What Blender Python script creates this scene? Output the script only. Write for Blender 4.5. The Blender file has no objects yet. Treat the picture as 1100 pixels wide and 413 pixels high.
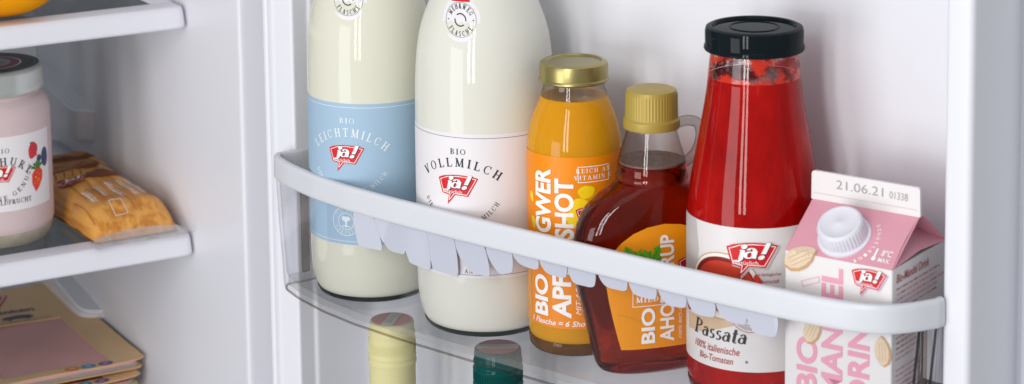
import bpy, bmesh, math, random
from math import sin, cos, pi, radians, sqrt, atan2, hypot
from mathutils import Vector, Matrix
random.seed(7)
SC = bpy.context.scene
COL = SC.collection
MM = 0.001

# ------------------------------------------------------------------ camera
A = radians(40.2); P_ = radians(7.96); R_ = radians(0.7)
R0 = Vector((cos(A), sin(A), 0)); H0 = Vector((-sin(A), cos(A), 0))
FW = H0*cos(P_) + Vector((0, 0, -1))*sin(P_)
U0 = R0.cross(FW)
CR = R0*cos(R_) - U0*sin(R_); CU = U0*cos(R_) + R0*sin(R_)
cam_d = bpy.data.cameras.new('camera'); cam = bpy.data.objects.new('camera', cam_d); COL.objects.link(cam)
cam_d.sensor_width = 36; cam_d.lens = 2500/1100*36
cam_d.shift_y = -356.5/1100
cam_d.clip_start = .05; cam_d.clip_end = 50
CAMP = Vector((885, -1062, 510))
cam.matrix_world = Matrix(((CR.x, CU.x, -FW.x, CAMP.x*MM), (CR.y, CU.y, -FW.y, CAMP.y*MM), (CR.z, CU.z, -FW.z, CAMP.z*MM), (0, 0, 0, 1)))
cam_d.dof.use_dof = True; cam_d.dof.focus_distance = 1.50; cam_d.dof.aperture_fstop = 13
SC.camera = cam

# ------------------------------------------------------------------ world and lamps
w = bpy.data.worlds.new('World'); SC.world = w; w.use_nodes = True
w.node_tree.nodes['Background'].inputs[0].default_value = (.93, .95, 1.0, 1)
w.node_tree.nodes['Background'].inputs[1].default_value = .46
def area(name, loc, target, sx, sy, power, col=(1, 1, 1)):
    l = bpy.data.lights.new(name, 'AREA'); l.shape = 'RECTANGLE'; l.size = sx; l.size_y = sy; l.energy = power; l.color = col
    o = bpy.data.objects.new(name, l); COL.objects.link(o); o.location = loc
    o.rotation_euler = (Vector(target)-Vector(loc)).to_track_quat('-Z', 'Y').to_euler()
    return o
area('window_softbox', (.47, -1.90, .62), (0, .05, .08), .15, 1.5, 14.5, (1, .985, .965))
area('window_softbox', (.74, -1.82, .62), (0, .05, .08), .15, 1.5, 14.5, (1, .985, .965))
area('front_fill', (-.30, -2.2, -.15), (-.1, .05, -.05), .9, 1.1, 21, (.97, .98, 1))  # added fill that brightens the cabinet wall and the low door panel
area('overhead_fill', (.55, -.85, 2.1), (-.05, .0, .1), 1.7, 1.7, 9, (.97, .98, 1))  # broad overhead fill added to lift the shadows, not a ceiling fitting
SC.view_settings.view_transform = 'Standard'; SC.view_settings.look = 'None'
SC.view_settings.exposure = -0.26; SC.view_settings.gamma = 1
SC.cycles.use_denoising = True
SC.cycles.max_bounces = 14; SC.cycles.transparent_max_bounces = 24; SC.cycles.transmission_bounces = 12
SC.cycles.caustics_reflective = False; SC.cycles.caustics_refractive = True
SC.cycles.sample_clamp_indirect = 6

# ------------------------------------------------------------------ materials
def srgb(r, g, b):
    f = lambda c: c/12.92 if c <= .04045 else ((c+.055)/1.055)**2.4
    return (f(r/255), f(g/255), f(b/255), 1)
def mat(name, col, rough=.5, metal=0, coat=0, sss=0, sssr=(1, .6, .3), spec=None, noise=0, nscale=60, bump=0, bscale=200):
    m = bpy.data.materials.new(name); m.use_nodes = True; nt = m.node_tree; b = nt.nodes['Principled BSDF']
    b.inputs['Base Color'].default_value = col; b.inputs['Roughness'].default_value = rough; b.inputs['Metallic'].default_value = metal
    b.inputs['Coat Weight'].default_value = coat*.7; b.inputs['Coat Roughness'].default_value = .02; b.inputs['Coat IOR'].default_value = 1.36
    b.inputs['Specular IOR Level'].default_value = spec if spec is not None else (.5 if metal else (.0 if coat else .3))
    if sss:
        b.inputs['Subsurface Weight'].default_value = sss; b.inputs['Subsurface Radius'].default_value = sssr; b.inputs['Subsurface Scale'].default_value = .012
    if noise or bump:
        tc = nt.nodes.new('ShaderNodeTexCoord')
    if noise:
        n = nt.nodes.new('ShaderNodeTexNoise'); n.inputs['Scale'].default_value = nscale; n.inputs['Detail'].default_value = 5
        nt.links.new(tc.outputs['Object'], n.inputs['Vector'])
        mx = nt.nodes.new('ShaderNodeMix'); mx.data_type = 'RGBA'
        mx.inputs[6].default_value = tuple(c*(1-noise) for c in col[:3])+(1,); mx.inputs[7].default_value = tuple(min(1, c*(1+noise)) for c in col[:3])+(1,)
        nt.links.new(n.outputs['Fac'], mx.inputs[0]); nt.links.new(mx.outputs[2], b.inputs['Base Color'])
    if bump:
        n2 = nt.nodes.new('ShaderNodeTexNoise'); n2.inputs['Scale'].default_value = bscale; n2.inputs['Detail'].default_value = 3
        nt.links.new(tc.outputs['Object'], n2.inputs['Vector'])
        bp = nt.nodes.new('ShaderNodeBump'); bp.inputs['Strength'].default_value = bump; bp.inputs['Distance'].default_value = .001
        nt.links.new(n2.outputs['Fac'], bp.inputs['Height']); nt.links.new(bp.outputs['Normal'], b.inputs['Normal'])
    return m
def clear(name, tint=(.97, .97, .97), edge=(.45, .47, .5), ior=1.45, rough=.02, smear=None, power=3.0, veil=0):
    """thin clear glass or plastic: see-through face on, darker and shinier at grazing angles"""
    m = bpy.data.materials.new(name); m.use_nodes = True; nt = m.node_tree; N = nt.nodes; L = nt.links
    N.remove(N['Principled BSDF']); out = N['Material Output']
    lw = N.new('ShaderNodeLayerWeight'); lw.inputs['Blend'].default_value = .5
    pw = N.new('ShaderNodeMath'); pw.operation = 'POWER'; pw.inputs[1].default_value = power; L.new(lw.outputs['Facing'], pw.inputs[0])
    mx = N.new('ShaderNodeMix'); mx.data_type = 'RGBA'; mx.inputs[6].default_value = (*tint, 1); mx.inputs[7].default_value = (*edge, 1); L.new(pw.outputs[0], mx.inputs[0])
    tr = N.new('ShaderNodeBsdfTransparent'); L.new(mx.outputs[2], tr.inputs[0])
    gl = N.new('ShaderNodeBsdfGlossy'); gl.inputs['Roughness'].default_value = rough
    f0 = ((ior-1)/(ior+1))**2
    p5 = N.new('ShaderNodeMath'); p5.operation = 'POWER'; p5.inputs[1].default_value = 5; L.new(lw.outputs['Facing'], p5.inputs[0])
    fr = N.new('ShaderNodeMath'); fr.operation = 'MULTIPLY_ADD'; fr.inputs[1].default_value = .5; fr.inputs[2].default_value = f0; L.new(p5.outputs[0], fr.inputs[0])
    ms = N.new('ShaderNodeMixShader'); L.new(fr.outputs[0], ms.inputs[0]); L.new(tr.outputs[0], ms.inputs[1]); L.new(gl.outputs[0], ms.inputs[2])
    last = ms
    if veil:
        dv = N.new('ShaderNodeBsdfPrincipled'); dv.inputs['Base Color'].default_value = (.75, .73, .72, 1); dv.inputs['Roughness'].default_value = .2
        mv = N.new('ShaderNodeMixShader'); mv.inputs[0].default_value = veil; L.new(ms.outputs[0], mv.inputs[1]); L.new(dv.outputs[0], mv.inputs[2]); last = mv
    if smear:
        col, scale, thr, zs = smear
        tc = N.new('ShaderNodeTexCoord'); mp = N.new('ShaderNodeMapping'); mp.inputs['Scale'].default_value = (1, 1, zs); L.new(tc.outputs['Object'], mp.inputs[0])
        nz = N.new('ShaderNodeTexNoise'); nz.inputs['Scale'].default_value = scale; nz.inputs['Detail'].default_value = 6; nz.inputs['Roughness'].default_value = .65; L.new(mp.outputs[0], nz.inputs['Vector'])
        rp = N.new('ShaderNodeValToRGB'); rp.color_ramp.elements[0].position = thr-.05; rp.color_ramp.elements[1].position = thr+.05; L.new(nz.outputs['Fac'], rp.inputs[0])
        d = N.new('ShaderNodeBsdfPrincipled'); d.inputs['Base Color'].default_value = col; d.inputs['Roughness'].default_value = .15
        m2 = N.new('ShaderNodeMixShader'); L.new(rp.outputs[0], m2.inputs[0]); L.new(ms.outputs[0], m2.inputs[1]); L.new(d.outputs[0], m2.inputs[2]); last = m2
    L.new(last.outputs[0], out.inputs[0])
    return m
M = {}
M['liner'] = mat('fridge_liner_plastic', srgb(225, 226, 232), .42, spec=.4, noise=.012, nscale=9, bump=.05, bscale=900)
M['liner2'] = mat('fridge_interior_plastic', srgb(228, 228, 234), .38, spec=.4, noise=.03, nscale=4, bump=.04, bscale=900)
M['gasket'] = mat('gasket_rubber', srgb(188, 191, 200), .6)
M['shell'] = mat('fridge_shell_paint', srgb(205, 207, 214), .4)
M['trim'] = mat('shelf_trim_plastic', srgb(224, 224, 231), .3)
M['rail'] = mat('rail_plastic', srgb(210, 212, 217), .32, bump=.02, bscale=700)
M['flap'] = mat('divider_flap_plastic', srgb(202, 205, 216), .45)
M['tray'] = clear('clear_tray_plastic', (.985, .985, .99), (.66, .66, .72), 1.4, .04, power=4)
M['tray_floor'] = clear('clear_tray_floor', (.962, .965, .965), (.72, .72, .74), 1.5, .08, power=4, veil=.09)
M['tray_edge'] = clear('tray_edge_plastic', (.74, .70, .66), (.42, .34, .32), 1.45, .05)
M['tray_rib'] = clear('tray_rib_plastic', (.30, .31, .38), (.2, .2, .26), 1.45, .05)
M['shelf_glass'] = clear('shelf_glass', (.72, .76, .76), (.40, .44, .44), 1.5, .03)
M['glass'] = clear('bottle_glass', (.98, .98, .97), (.25, .27, .26), 1.5, .01)
M['glass_base'] = mat('thick_glass_base', srgb(30, 40, 32), .08, coat=1, noise=.5, nscale=120)
M['milk'] = mat('milk_in_glass', srgb(218, 217, 206), .25, coat=1, sss=.0, noise=.012, nscale=30)
M['milk2'] = mat('low_fat_milk_in_glass', srgb(216, 215, 198), .25, coat=1, noise=.012, nscale=30)
M['milkring'] = mat('milk_froth_ring', srgb(240, 240, 228), .3, coat=1)
M['juice'] = mat('ginger_juice', srgb(206, 142, 22), .2, coat=1, sss=.3, sssr=(1, .55, .15), noise=.10, nscale=25)
M['juice_low'] = mat('ginger_juice_sediment', srgb(196, 128, 38), .2, coat=1, sss=.4, noise=.1, nscale=50)
M['passata'] = mat('tomato_passata', srgb(168, 3, 6), .2, coat=1, sss=.1, sssr=(1, .1, .05), noise=.28, nscale=90)
def pulp():
    m = M['passata']; nt = m.node_tree; bs = nt.nodes['Principled BSDF']; tc = nt.nodes.new('ShaderNodeTexCoord')
    mp = nt.nodes.new('ShaderNodeMapping'); mp.inputs['Scale'].default_value = (1, 1, .45); nt.links.new(tc.outputs['Object'], mp.inputs[0])
    n = nt.nodes.new('ShaderNodeTexNoise'); n.inputs['Scale'].default_value = 38; n.inputs['Detail'].default_value = 9; n.inputs['Roughness'].default_value = .72; nt.links.new(mp.outputs[0], n.inputs['Vector'])
    r = nt.nodes.new('ShaderNodeValToRGB'); e = r.color_ramp.elements; e[0].position = .36; e[0].color = srgb(134, 4, 3); e[1].position = .62; e[1].color = srgb(168, 12, 7)
    k = e.new(.72); k.color = srgb(188, 50, 28); nt.links.new(n.outputs['Fac'], r.inputs[0]); nt.links.new(r.outputs[0], bs.inputs['Base Color'])
pulp()
M['paper_blue'] = mat('blue_paper', srgb(160, 187, 208), .55, noise=.015, nscale=80)
M['paper_white'] = mat('white_paper', srgb(228, 224, 226), .55, noise=.015, nscale=80)
M['paper_orange'] = mat('orange_paper', srgb(238, 138, 8), .4, noise=.10, nscale=28)
M['paper_amber'] = mat('amber_paper', srgb(238, 150, 22), .4, noise=.10, nscale=28)
M['paper_grey'] = mat('marbled_grey_paper', srgb(222, 218, 216), .35, noise=.07, nscale=22)
M['ink_pale'] = mat('pale_ink', srgb(226, 232, 236), .5)
M['ink_black'] = mat('black_ink', srgb(45, 46, 50), .5)
M['ink_date'] = mat('date_print_ink', srgb(158, 156, 158), .5)
M['ink_grey'] = mat('grey_ink', srgb(120, 122, 128), .5)
M['ink_white'] = mat('white_ink', srgb(248, 246, 242), .45)
M['ink_red'] = mat('logo_red_ink', srgb(208, 28, 36), .4)
M['ink_crimson'] = mat('logo_crimson_ink', srgb(182, 22, 50), .4)
M['ink_navy'] = mat('navy_ink', srgb(40, 40, 82), .4)
M['ink_shadow'] = mat('lilac_ink', srgb(196, 178, 206), .5)
M['ink_dred'] = mat('dull_red_ink', srgb(172, 72, 66), .5)
M['ink_fine'] = mat('fine_red_ink', srgb(190, 120, 120), .5)
M['ink_green'] = mat('leaf_green_ink', srgb(92, 168, 36), .45, noise=.3, nscale=220)
M['ink_dgreen'] = mat('leaf_vein_ink', srgb(50, 122, 26), .45)
M['ink_yellow'] = mat('ginger_yellow_ink', srgb(244, 206, 24), .45, noise=.10, nscale=150)
M['ink_gold'] = mat('ginger_rim_ink', srgb(214, 158, 20), .45)
M['ink_straw'] = mat('pale_wood_ink', srgb(214, 150, 70), .45, noise=.25, nscale=90)
M['ink_tom'] = mat('tomato_red_ink', srgb(198, 62, 40), .45, noise=.14, nscale=90)
M['ink_dtom'] = mat('dark_tomato_ink', srgb(128, 30, 28), .45, noise=.2, nscale=90)
M['ink_bowl'] = mat('bowl_white_ink', srgb(240, 234, 224), .45)
M['ink_rim'] = mat('bowl_tan_ink', srgb(190, 164, 132), .45)
M['ink_shade'] = mat('marble_grey_ink', srgb(190, 186, 184), .5, noise=.06, nscale=40)
M['ink_board'] = mat('tan_board_ink', srgb(206, 178, 146), .45, noise=.1, nscale=90)
M['ink_pink'] = mat('pink_ink', srgb(229, 158, 178), .5)
M['ink_berry'] = mat('raspberry_ink', srgb(196, 46, 74), .45, noise=.25, nscale=400)
M['ink_straw_red'] = mat('strawberry_ink', srgb(222, 62, 44), .45, noise=.25, nscale=300)
M['ink_blue'] = mat('blueberry_ink', srgb(62, 70, 110), .45)
M['carton'] = mat('carton_white', srgb(226, 223, 222), .42, noise=.012, nscale=60, bump=.03, bscale=500)
M['carton_pink'] = mat('carton_pink', srgb(218, 156, 171), .42, noise=.02, nscale=60)
M['almond'] = mat('almond_ink', srgb(220, 200, 172), .45, noise=.14, nscale=160)
M['almond_d'] = mat('almond_shade_ink', srgb(196, 156, 112), .45, noise=.2, nscale=200)
M['cap_white'] = mat('white_cap_plastic', srgb(222, 222, 230), .4)
M['cap_gold'] = mat('gold_lid_metal', srgb(158, 146, 92), .34, metal=.8, coat=.3, noise=.06, nscale=80)
M['cap_olive'] = mat('olive_gold_cap', srgb(172, 148, 66), .45, metal=.15)
M['cap_black'] = mat('dark_green_lid_enamel', srgb(18, 26, 30), .2, coat=.5)
M['cap_cream'] = mat('cream_screw_cap', srgb(214, 208, 156), .3, coat=.3)
M['cap_teal'] = mat('dark_teal_screw_cap', srgb(12, 74, 70), .22, coat=.5)
M['lid_steel'] = mat('pale_steel_lid', srgb(196, 200, 196), .3, metal=.6)
M['lid_black'] = mat('black_lid_print', srgb(26, 25, 30), .3)
M['lid_wine'] = mat('wine_red_lid_print', srgb(128, 40, 70), .35)
M['lid_grey'] = mat('grey_lid_print', srgb(160, 158, 160), .4, noise=.15, nscale=300)
M['yoghurt'] = mat('pink_yoghurt', srgb(208, 188, 189), .3, coat=.8, noise=.05, nscale=110)
M['kraft'] = mat('kraft_card', srgb(226, 190, 146), .6, noise=.06, nscale=60)
M['ham'] = mat('sliced_ham', srgb(222, 170, 166), .35, coat=.5, noise=.16, nscale=16)
M['ham_red'] = mat('sliced_sausage', srgb(166, 60, 36), .4, coat=.4, noise=.35, nscale=30)
M['green_glass'] = mat('green_bottle_glass', srgb(24, 60, 40), .1, coat=1)
M['fruit'] = mat('orange_yellow_skin', srgb(236, 156, 16), .35, coat=.2, noise=.08, nscale=14)
M['card_grey'] = mat('grey_card', srgb(150, 156, 152), .5)
M['card_wine'] = mat('wine_card', srgb(92, 40, 46), .5)
M['foam'] = mat('syrup_foam', srgb(118, 92, 80), .25, coat=.6, noise=.6, nscale=260)
M['film'] = clear('clear_film', (.9, .89, .9), (.74, .73, .75), 2.4, .16, veil=.34)

def wood_print():
    m = mat('wood_print_film', srgb(214, 150, 60), .22, coat=1); nt = m.node_tree; b = nt.nodes['Principled BSDF']
    tc = nt.nodes.new('ShaderNodeTexCoord'); mp = nt.nodes.new('ShaderNodeMapping'); mp.inputs['Scale'].default_value = (1, .07, 1); nt.links.new(tc.outputs['Object'], mp.inputs[0])
    wv = nt.nodes.new('ShaderNodeTexNoise'); wv.inputs['Scale'].default_value = 170; wv.inputs['Detail'].default_value = 2; wv.inputs['Distortion'].default_value = .3
    nt.links.new(mp.outputs[0], wv.inputs['Vector'])
    rp = nt.nodes.new('ShaderNodeValToRGB'); e = rp.color_ramp.elements
    e[0].position = .36; e[0].color = srgb(196, 126, 54); e[1].position = .60; e[1].color = srgb(226, 164, 84)
    nt.links.new(wv.outputs['Fac'], rp.inputs[0]); nt.links.new(rp.outputs[0], b.inputs['Base Color'])
    n2 = nt.nodes.new('ShaderNodeTexNoise'); n2.inputs['Scale'].default_value = 48; nt.links.new(tc.outputs['Object'], n2.inputs['Vector'])
    bp = nt.nodes.new('ShaderNodeBump'); bp.inputs['Strength'].default_value = .25; bp.inputs['Distance'].default_value = .002
    nt.links.new(n2.outputs['Fac'], bp.inputs['Height']); nt.links.new(bp.outputs['Normal'], b.inputs['Normal'])
    return m
M['wood'] = wood_print()
def syrup_mat():
    m = bpy.data.materials.new('maple_syrup'); m.use_nodes = True; nt = m.node_tree; N = nt.nodes; L = nt.links
    b = N['Principled BSDF']; b.inputs['Base Color'].default_value = (1, .93, .85, 1); b.inputs['Transmission Weight'].default_value = 1
    b.inputs['Roughness'].default_value = 0; b.inputs['IOR'].default_value = 1.36
    va = N.new('ShaderNodeVolumeAbsorption'); va.inputs['Color'].default_value = (.955, .46, .0, 1); va.inputs['Density'].default_value = 155
    L.new(va.outputs[0], N['Material Output'].inputs['Volume'])
    d = N.new('ShaderNodeBsdfPrincipled'); d.inputs['Base Color'].default_value = (.20, .030, .002, 1); d.inputs['Specular IOR Level'].default_value = 0; d.inputs['Roughness'].default_value = .05; d.inputs['Coat Weight'].default_value = 1
    ms = N.new('ShaderNodeMixShader'); ms.inputs[0].default_value = .09
    L.new(b.outputs[0], ms.inputs[1]); L.new(d.outputs[0], ms.inputs[2]); L.new(ms.outputs[0], N['Material Output'].inputs['Surface'])
    return m
M['syrup'] = syrup_mat()
M['pglass'] = clear('passata_neck_glass', (.97, .96, .95), (.5, .3, .26), 1.5, .01, smear=(srgb(196, 44, 22), 42, .50, 1.6))
M['sglass'] = clear('syrup_neck_glass', (.95, .94, .93), (.28, .22, .2), 1.5, .01)
M['jglass'] = clear('juice_neck_glass', (.96, .95, .92), (.5, .4, .25), 1.5, .01)

# ------------------------------------------------------------------ object helpers
def tag(o, label, cat, group=None, kind=None):
    if label: o['label'] = label
    if cat: o['category'] = cat
    if group: o['group'] = group
    if kind: o['kind'] = kind
    return o
def thing(name, label, cat, loc=(0, 0, 0), rz=0, group=None):
    o = bpy.data.objects.new(name, None); COL.objects.link(o); o.location = Vector(loc)*MM; o.rotation_euler = (0, 0, rz)
    o.empty_display_size = .02
    return tag(o, label, cat, group)
def link(name, bm, mats, parent=None, smooth=True, sharp=40):
    """link a bmesh given in millimetres as one mesh object"""
    bmesh.ops.scale(bm, vec=(MM, MM, MM), verts=bm.verts)
    me = bpy.data.meshes.new(name); bm.to_mesh(me); bm.free()
    if not isinstance(mats, (list, tuple)): mats = [mats]
    for m in mats: me.materials.append(M[m] if isinstance(m, str) else m)
    if smooth:
        me.polygons.foreach_set('use_smooth', [True]*len(me.polygons))
        me.set_sharp_from_angle(angle=radians(sharp))
    o = bpy.data.objects.new(name, me); COL.objects.link(o)
    if parent: o.parent = parent
    return o
def box(x0, x1, y0, y1, z0, z1, bev=0, seg=3):
    bm = bmesh.new(); bmesh.ops.create_cube(bm, size=1)
    for v in bm.verts: v.co = Vector(((x0+x1)/2+v.co.x*(x1-x0), (y0+y1)/2+v.co.y*(y1-y0), (z0+z1)/2+v.co.z*(z1-z0)))
    if bev: bmesh.ops.bevel(bm, geom=bm.edges[:], offset=bev, segments=seg, profile=.5, affect='EDGES')
    return bm
def smooth_profile(pts, n=6):
    """Catmull-Rom through (r,z) points"""
    out = []
    for i in range(len(pts)-1):
        p0 = pts[max(i-1, 0)]; p1 = pts[i]; p2 = pts[i+1]; p3 = pts[min(i+2, len(pts)-1)]
        for k in range(n):
            t = k/n
            out.append(tuple(.5*((2*p1[j])+(-p0[j]+p2[j])*t+(2*p0[j]-5*p1[j]+4*p2[j]-p3[j])*t*t+(-p0[j]+3*p1[j]-3*p2[j]+p3[j])*t**3) for j in range(2)))
    out.append(pts[-1]); return out
def lathe(prof, seg=96, close=True):
    bm = bmesh.new(); rings = []
    for r, z in prof:
        if r < 1e-4: rings.append([bm.verts.new((0, 0, z))])
        else: rings.append([bm.verts.new((r*cos(2*pi*k/seg), r*sin(2*pi*k/seg), z)) for k in range(seg)])
    for a, b in zip(rings, rings[1:]):
        for k in range(seg):
            q = [a[k % len(a)], a[(k+1) % len(a)], b[(k+1) % len(b)], b[k % len(b)]]
            u = []
            for v in q:
                if v not in u: u.append(v)
            if len(u) > 2:
                try: bm.faces.new(u)
                except ValueError: pass
    if close:
        for r in (rings[0], rings[-1]):
            if len(r) > 1: bm.faces.new(r)
    bmesh.ops.recalc_face_normals(bm, faces=bm.faces)
    return bm
def interp(prof, z):
    for (r0, z0), (r1, z1) in zip(prof, prof[1:]):
        if z0 <= z <= z1 and z1 > z0: return r0+(r1-r0)*(z-z0)/(z1-z0)
    return prof[-1][0] if z > prof[-1][1] else prof[0][0]
def grid_sheet(f, us, vs, thick=None):
    bm = bmesh.new(); g = [[bm.verts.new(f(u, v)) for v in vs] for u in us]
    for i in range(len(us)-1):
        for j in range(len(vs)-1): bm.faces.new((g[i][j], g[i+1][j], g[i+1][j+1], g[i][j+1]))
    return bm
def lin(a, b, n): return [a+(b-a)*k/n for k in range(n+1)]
def tube(pts, r, seg=12, closed=False):
    bm = bmesh.new(); rings = []; n = len(pts)
    for i, p in enumerate(pts):
        p = Vector(p); d = (Vector(pts[min(i+1, n-1)])-Vector(pts[max(i-1, 0)])).normalized()
        s = d.cross(Vector((.3, .2, .93))).normalized(); t = d.cross(s)
        rr = r[i] if isinstance(r, (list, tuple)) else r
        rings.append([bm.verts.new(p+s*cos(2*pi*k/seg)*rr+t*sin(2*pi*k/seg)*rr) for k in range(seg)])
    for a, b in zip(rings, rings[1:]):
        for k in range(seg): bm.faces.new((a[k], a[(k+1) % seg], b[(k+1) % seg], b[k]))
    bm.faces.new(rings[0]); bm.faces.new(rings[-1]); bmesh.ops.recalc_face_normals(bm, faces=bm.faces)
    return bm

# ------------------------------------------------------------------ printing: flat artwork laid on a surface
_tc = {}
def text_geo(s, bold=0., shear=0.):
    k = (s, bold, shear)
    if k not in _tc:
        cu = bpy.data.curves.new('t', 'FONT'); cu.body = s; cu.size = 1; cu.offset = bold; cu.shear = shear; cu.resolution_u = 4
        ob = bpy.data.objects.new('t', cu); COL.objects.link(ob)
        bpy.context.view_layer.update()
        me = bpy.data.meshes.new_from_object(ob.evaluated_get(bpy.context.evaluated_depsgraph_get()))
        vs = [(v.co.x, v.co.y) for v in me.vertices]; fs = [tuple(p.vertices) for p in me.polygons]
        bpy.data.objects.remove(ob); bpy.data.curves.remove(cu); bpy.data.meshes.remove(me)
        _tc[k] = (vs, fs)
    return _tc[k]
# a small serif alphabet of strokes: ('l',x0,y0,x1,y1,w) bar, ('s',x,y,len) serif, ('a',cx,cy,rx,ry,a0,a1) shaded bowl
TK, TN = .17, .065
GL = {
 'I': (.42, [('l', .21, 0, .21, 1, TK), ('s', .21, 0, .38), ('s', .21, 1, .38)]),
 'J': (.5, [('l', .3, .15, .3, 1, TK), ('s', .3, 1, .38), ('a', .17, .12, .15, .14, 180, 360)]),
 'L': (.78, [('l', .21, 0, .21, 1, TK), ('s', .21, 1, .38), ('l', .04, .03, .74, .03, TN), ('l', .72, 0, .76, .26, TN)]),
 'H': (1.0, [('l', .21, 0, .21, 1, TK), ('l', .79, 0, .79, 1, TK), ('l', .21, .52, .79, .52, TN)]+[('s', x, y, .36) for x in (.21, .79) for y in (0, 1)]),
 'E': (.80, [('l', .21, 0, .21, 1, TK), ('l', .04, .03, .74, .03, TN), ('l', .04, .97, .70, .97, TN), ('l', .21, .52, .56, .52, TN), ('l', .73, 0, .77, .26, TN), ('l', .70, 1, .73, .76, TN), ('l', .56, .4, .56, .64, TN)]),
 'F': (.76, [('l', .21, 0, .21, 1, TK), ('s', .21, 0, .40), ('l', .04, .97, .70, .97, TN), ('l', .21, .52, .56, .52, TN), ('l', .70, 1, .73, .74, TN), ('l', .56, .4, .56, .64, TN)]),
 'T': (.84, [('l', .42, 0, .42, 1, TK), ('s', .42, 0, .42), ('l', .04, .97, .80, .97, TN), ('l', .05, 1, .03, .72, TN), ('l', .79, 1, .81, .72, TN)]),
 'V': (.98, [('l', .18, 1, .50, 0, TK), ('l', .50, 0, .80, 1, TN+.02), ('s', .18, 1, .36), ('s', .80, 1, .32)]),
 'A': (.96, [('l', .16, 0, .46, 1, TN+.02), ('l', .46, 1, .80, 0, TK), ('l', .26, .34, .66, .34, TN), ('s', .16, 0, .30), ('s', .80, 0, .34)]),
 'M': (1.18, [('l', .18, 0, .20, 1, TN+.02), ('l', .20, 1, .58, .05, TK), ('l', .58, .05, .96, 1, TN), ('l', .98, 0, .96, 1, TK), ('s', .18, 0, .30), ('s', .98, 0, .36), ('s', .16, 1, .24), ('s', 1.0, 1, .28)]),
 'N': (1.02, [('l', .18, 0, .18, 1, TN+.02), ('l', .18, 1, .80, 0, TK), ('l', .82, 0, .82, 1, TN+.02), ('s', .18, 0, .28), ('s', .14, 1, .26), ('s', .82, 1, .30)]),
 'U': (.98, [('l', .21, .35, .21, 1, TK), ('l', .78, .35, .78, 1, TN+.03), ('a', .495, .36, .285, .34, 180, 360), ('s', .21, 1, .36), ('s', .78, 1, .30)]),
 'O': (1.0, [('a', .5, .5, .42, .48, 0, 360)]),
 'C': (.92, [('a', .5, .5, .42, .48, 50, 310), ('l', .80, .99, .80, .68, TN), ('l', .80, .24, .74, .12, TN)]),
 'G': (1.0, [('a', .5, .5, .42, .48, 50, 310), ('l', .80, .99, .80, .68, TN), ('l', .78, .42, .78, .1, TK), ('s', .76, .42, .34)]),
 'D': (.98, [('l', .21, 0, .21, 1, TK), ('s', .2, 0, .32), ('s', .2, 1, .32), ('a', .30, .5, .56, .47, -90, 90)]),
 'B': (.84, [('l', .21, 0, .21, 1, TK), ('s', .2, 0, .32), ('s', .2, 1, .32), ('a', .30, .75, .38, .22, -90, 90), ('a', .30, .27, .44, .24, -90, 90)]),
 'P': (.80, [('l', .21, 0, .21, 1, TK), ('s', .21, 0, .40), ('s', .2, 1, .32), ('a', .30, .73, .40, .24, -90, 90)]),
 'R': (.92, [('l', .21, 0, .21, 1, TK), ('s', .21, 0, .36), ('s', .2, 1, .32), ('a', .30, .74, .38, .23, -90, 90), ('l', .44, .5, .78, 0, TK), ('s', .82, 0, .24)]),
 'S': (.70, [('a', .35, .74, .25, .23, 40, 270), ('a', .35, .26, .27, .24, -140, 90), ('l', .58, .98, .58, .74, TN), ('l', .09, .02, .09, .28, TN)]),
 'K': (.96, [('l', .21, 0, .21, 1, TK), ('s', .21, 0, .36), ('s', .21, 1, .36), ('l', .22, .42, .74, 1, TN), ('l', .40, .58, .80, 0, TK), ('s', .80, 0, .30), ('s', .74, 1, .28)]),
 'W': (1.34, [('l', .16, 1, .42, 0, TK), ('l', .42, 0, .66, 1, TN), ('l', .62, 1, .90, 0, TK), ('l', .90, 0, 1.16, 1, TN), ('s', .16, 1, .30), ('s', 1.16, 1, .26), ('s', .64, 1, .3)]),
 'X': (.96, [('l', .18, 1, .78, 0, TK), ('l', .18, 0, .78, 1, TN)]),
 'a': (.60, [('a', .26, .21, .20, .20, 0, 360), ('l', .46, .06, .46, .46, TK), ('a', .29, .44, .17, .18, 0, 160), ('l', .44, .05, .58, .06, TN)]),
 's': (.48, [('a', .24, .46, .16, .15, 40, 270), ('a', .24, .17, .18, .16, -140, 90)]),
 't': (.42, [('l', .20, .10, .20, .86, TK), ('l', .04, .61, .40, .61, TN), ('a', .30, .12, .12, .12, 180, 320)]),
 'j': (.40, [('l', .22, .0, .22, .62, TK), ('a', .09, .0, .14, .14, -150, 0), ('s', .17, .61, .2), ('d', .23, .86, .12)]),
 '!': (.34, [('l', .16, .30, .20, 1, TK), ('d', .14, .08, .11)]),
 '=': (.6, [('l', .08, .32, .52, .32, TN), ('l', .08, .52, .52, .52, TN)]),
 '.': (.2, [('d', .1, .06, .07)]), ' ': (.45, []),
}
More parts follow.
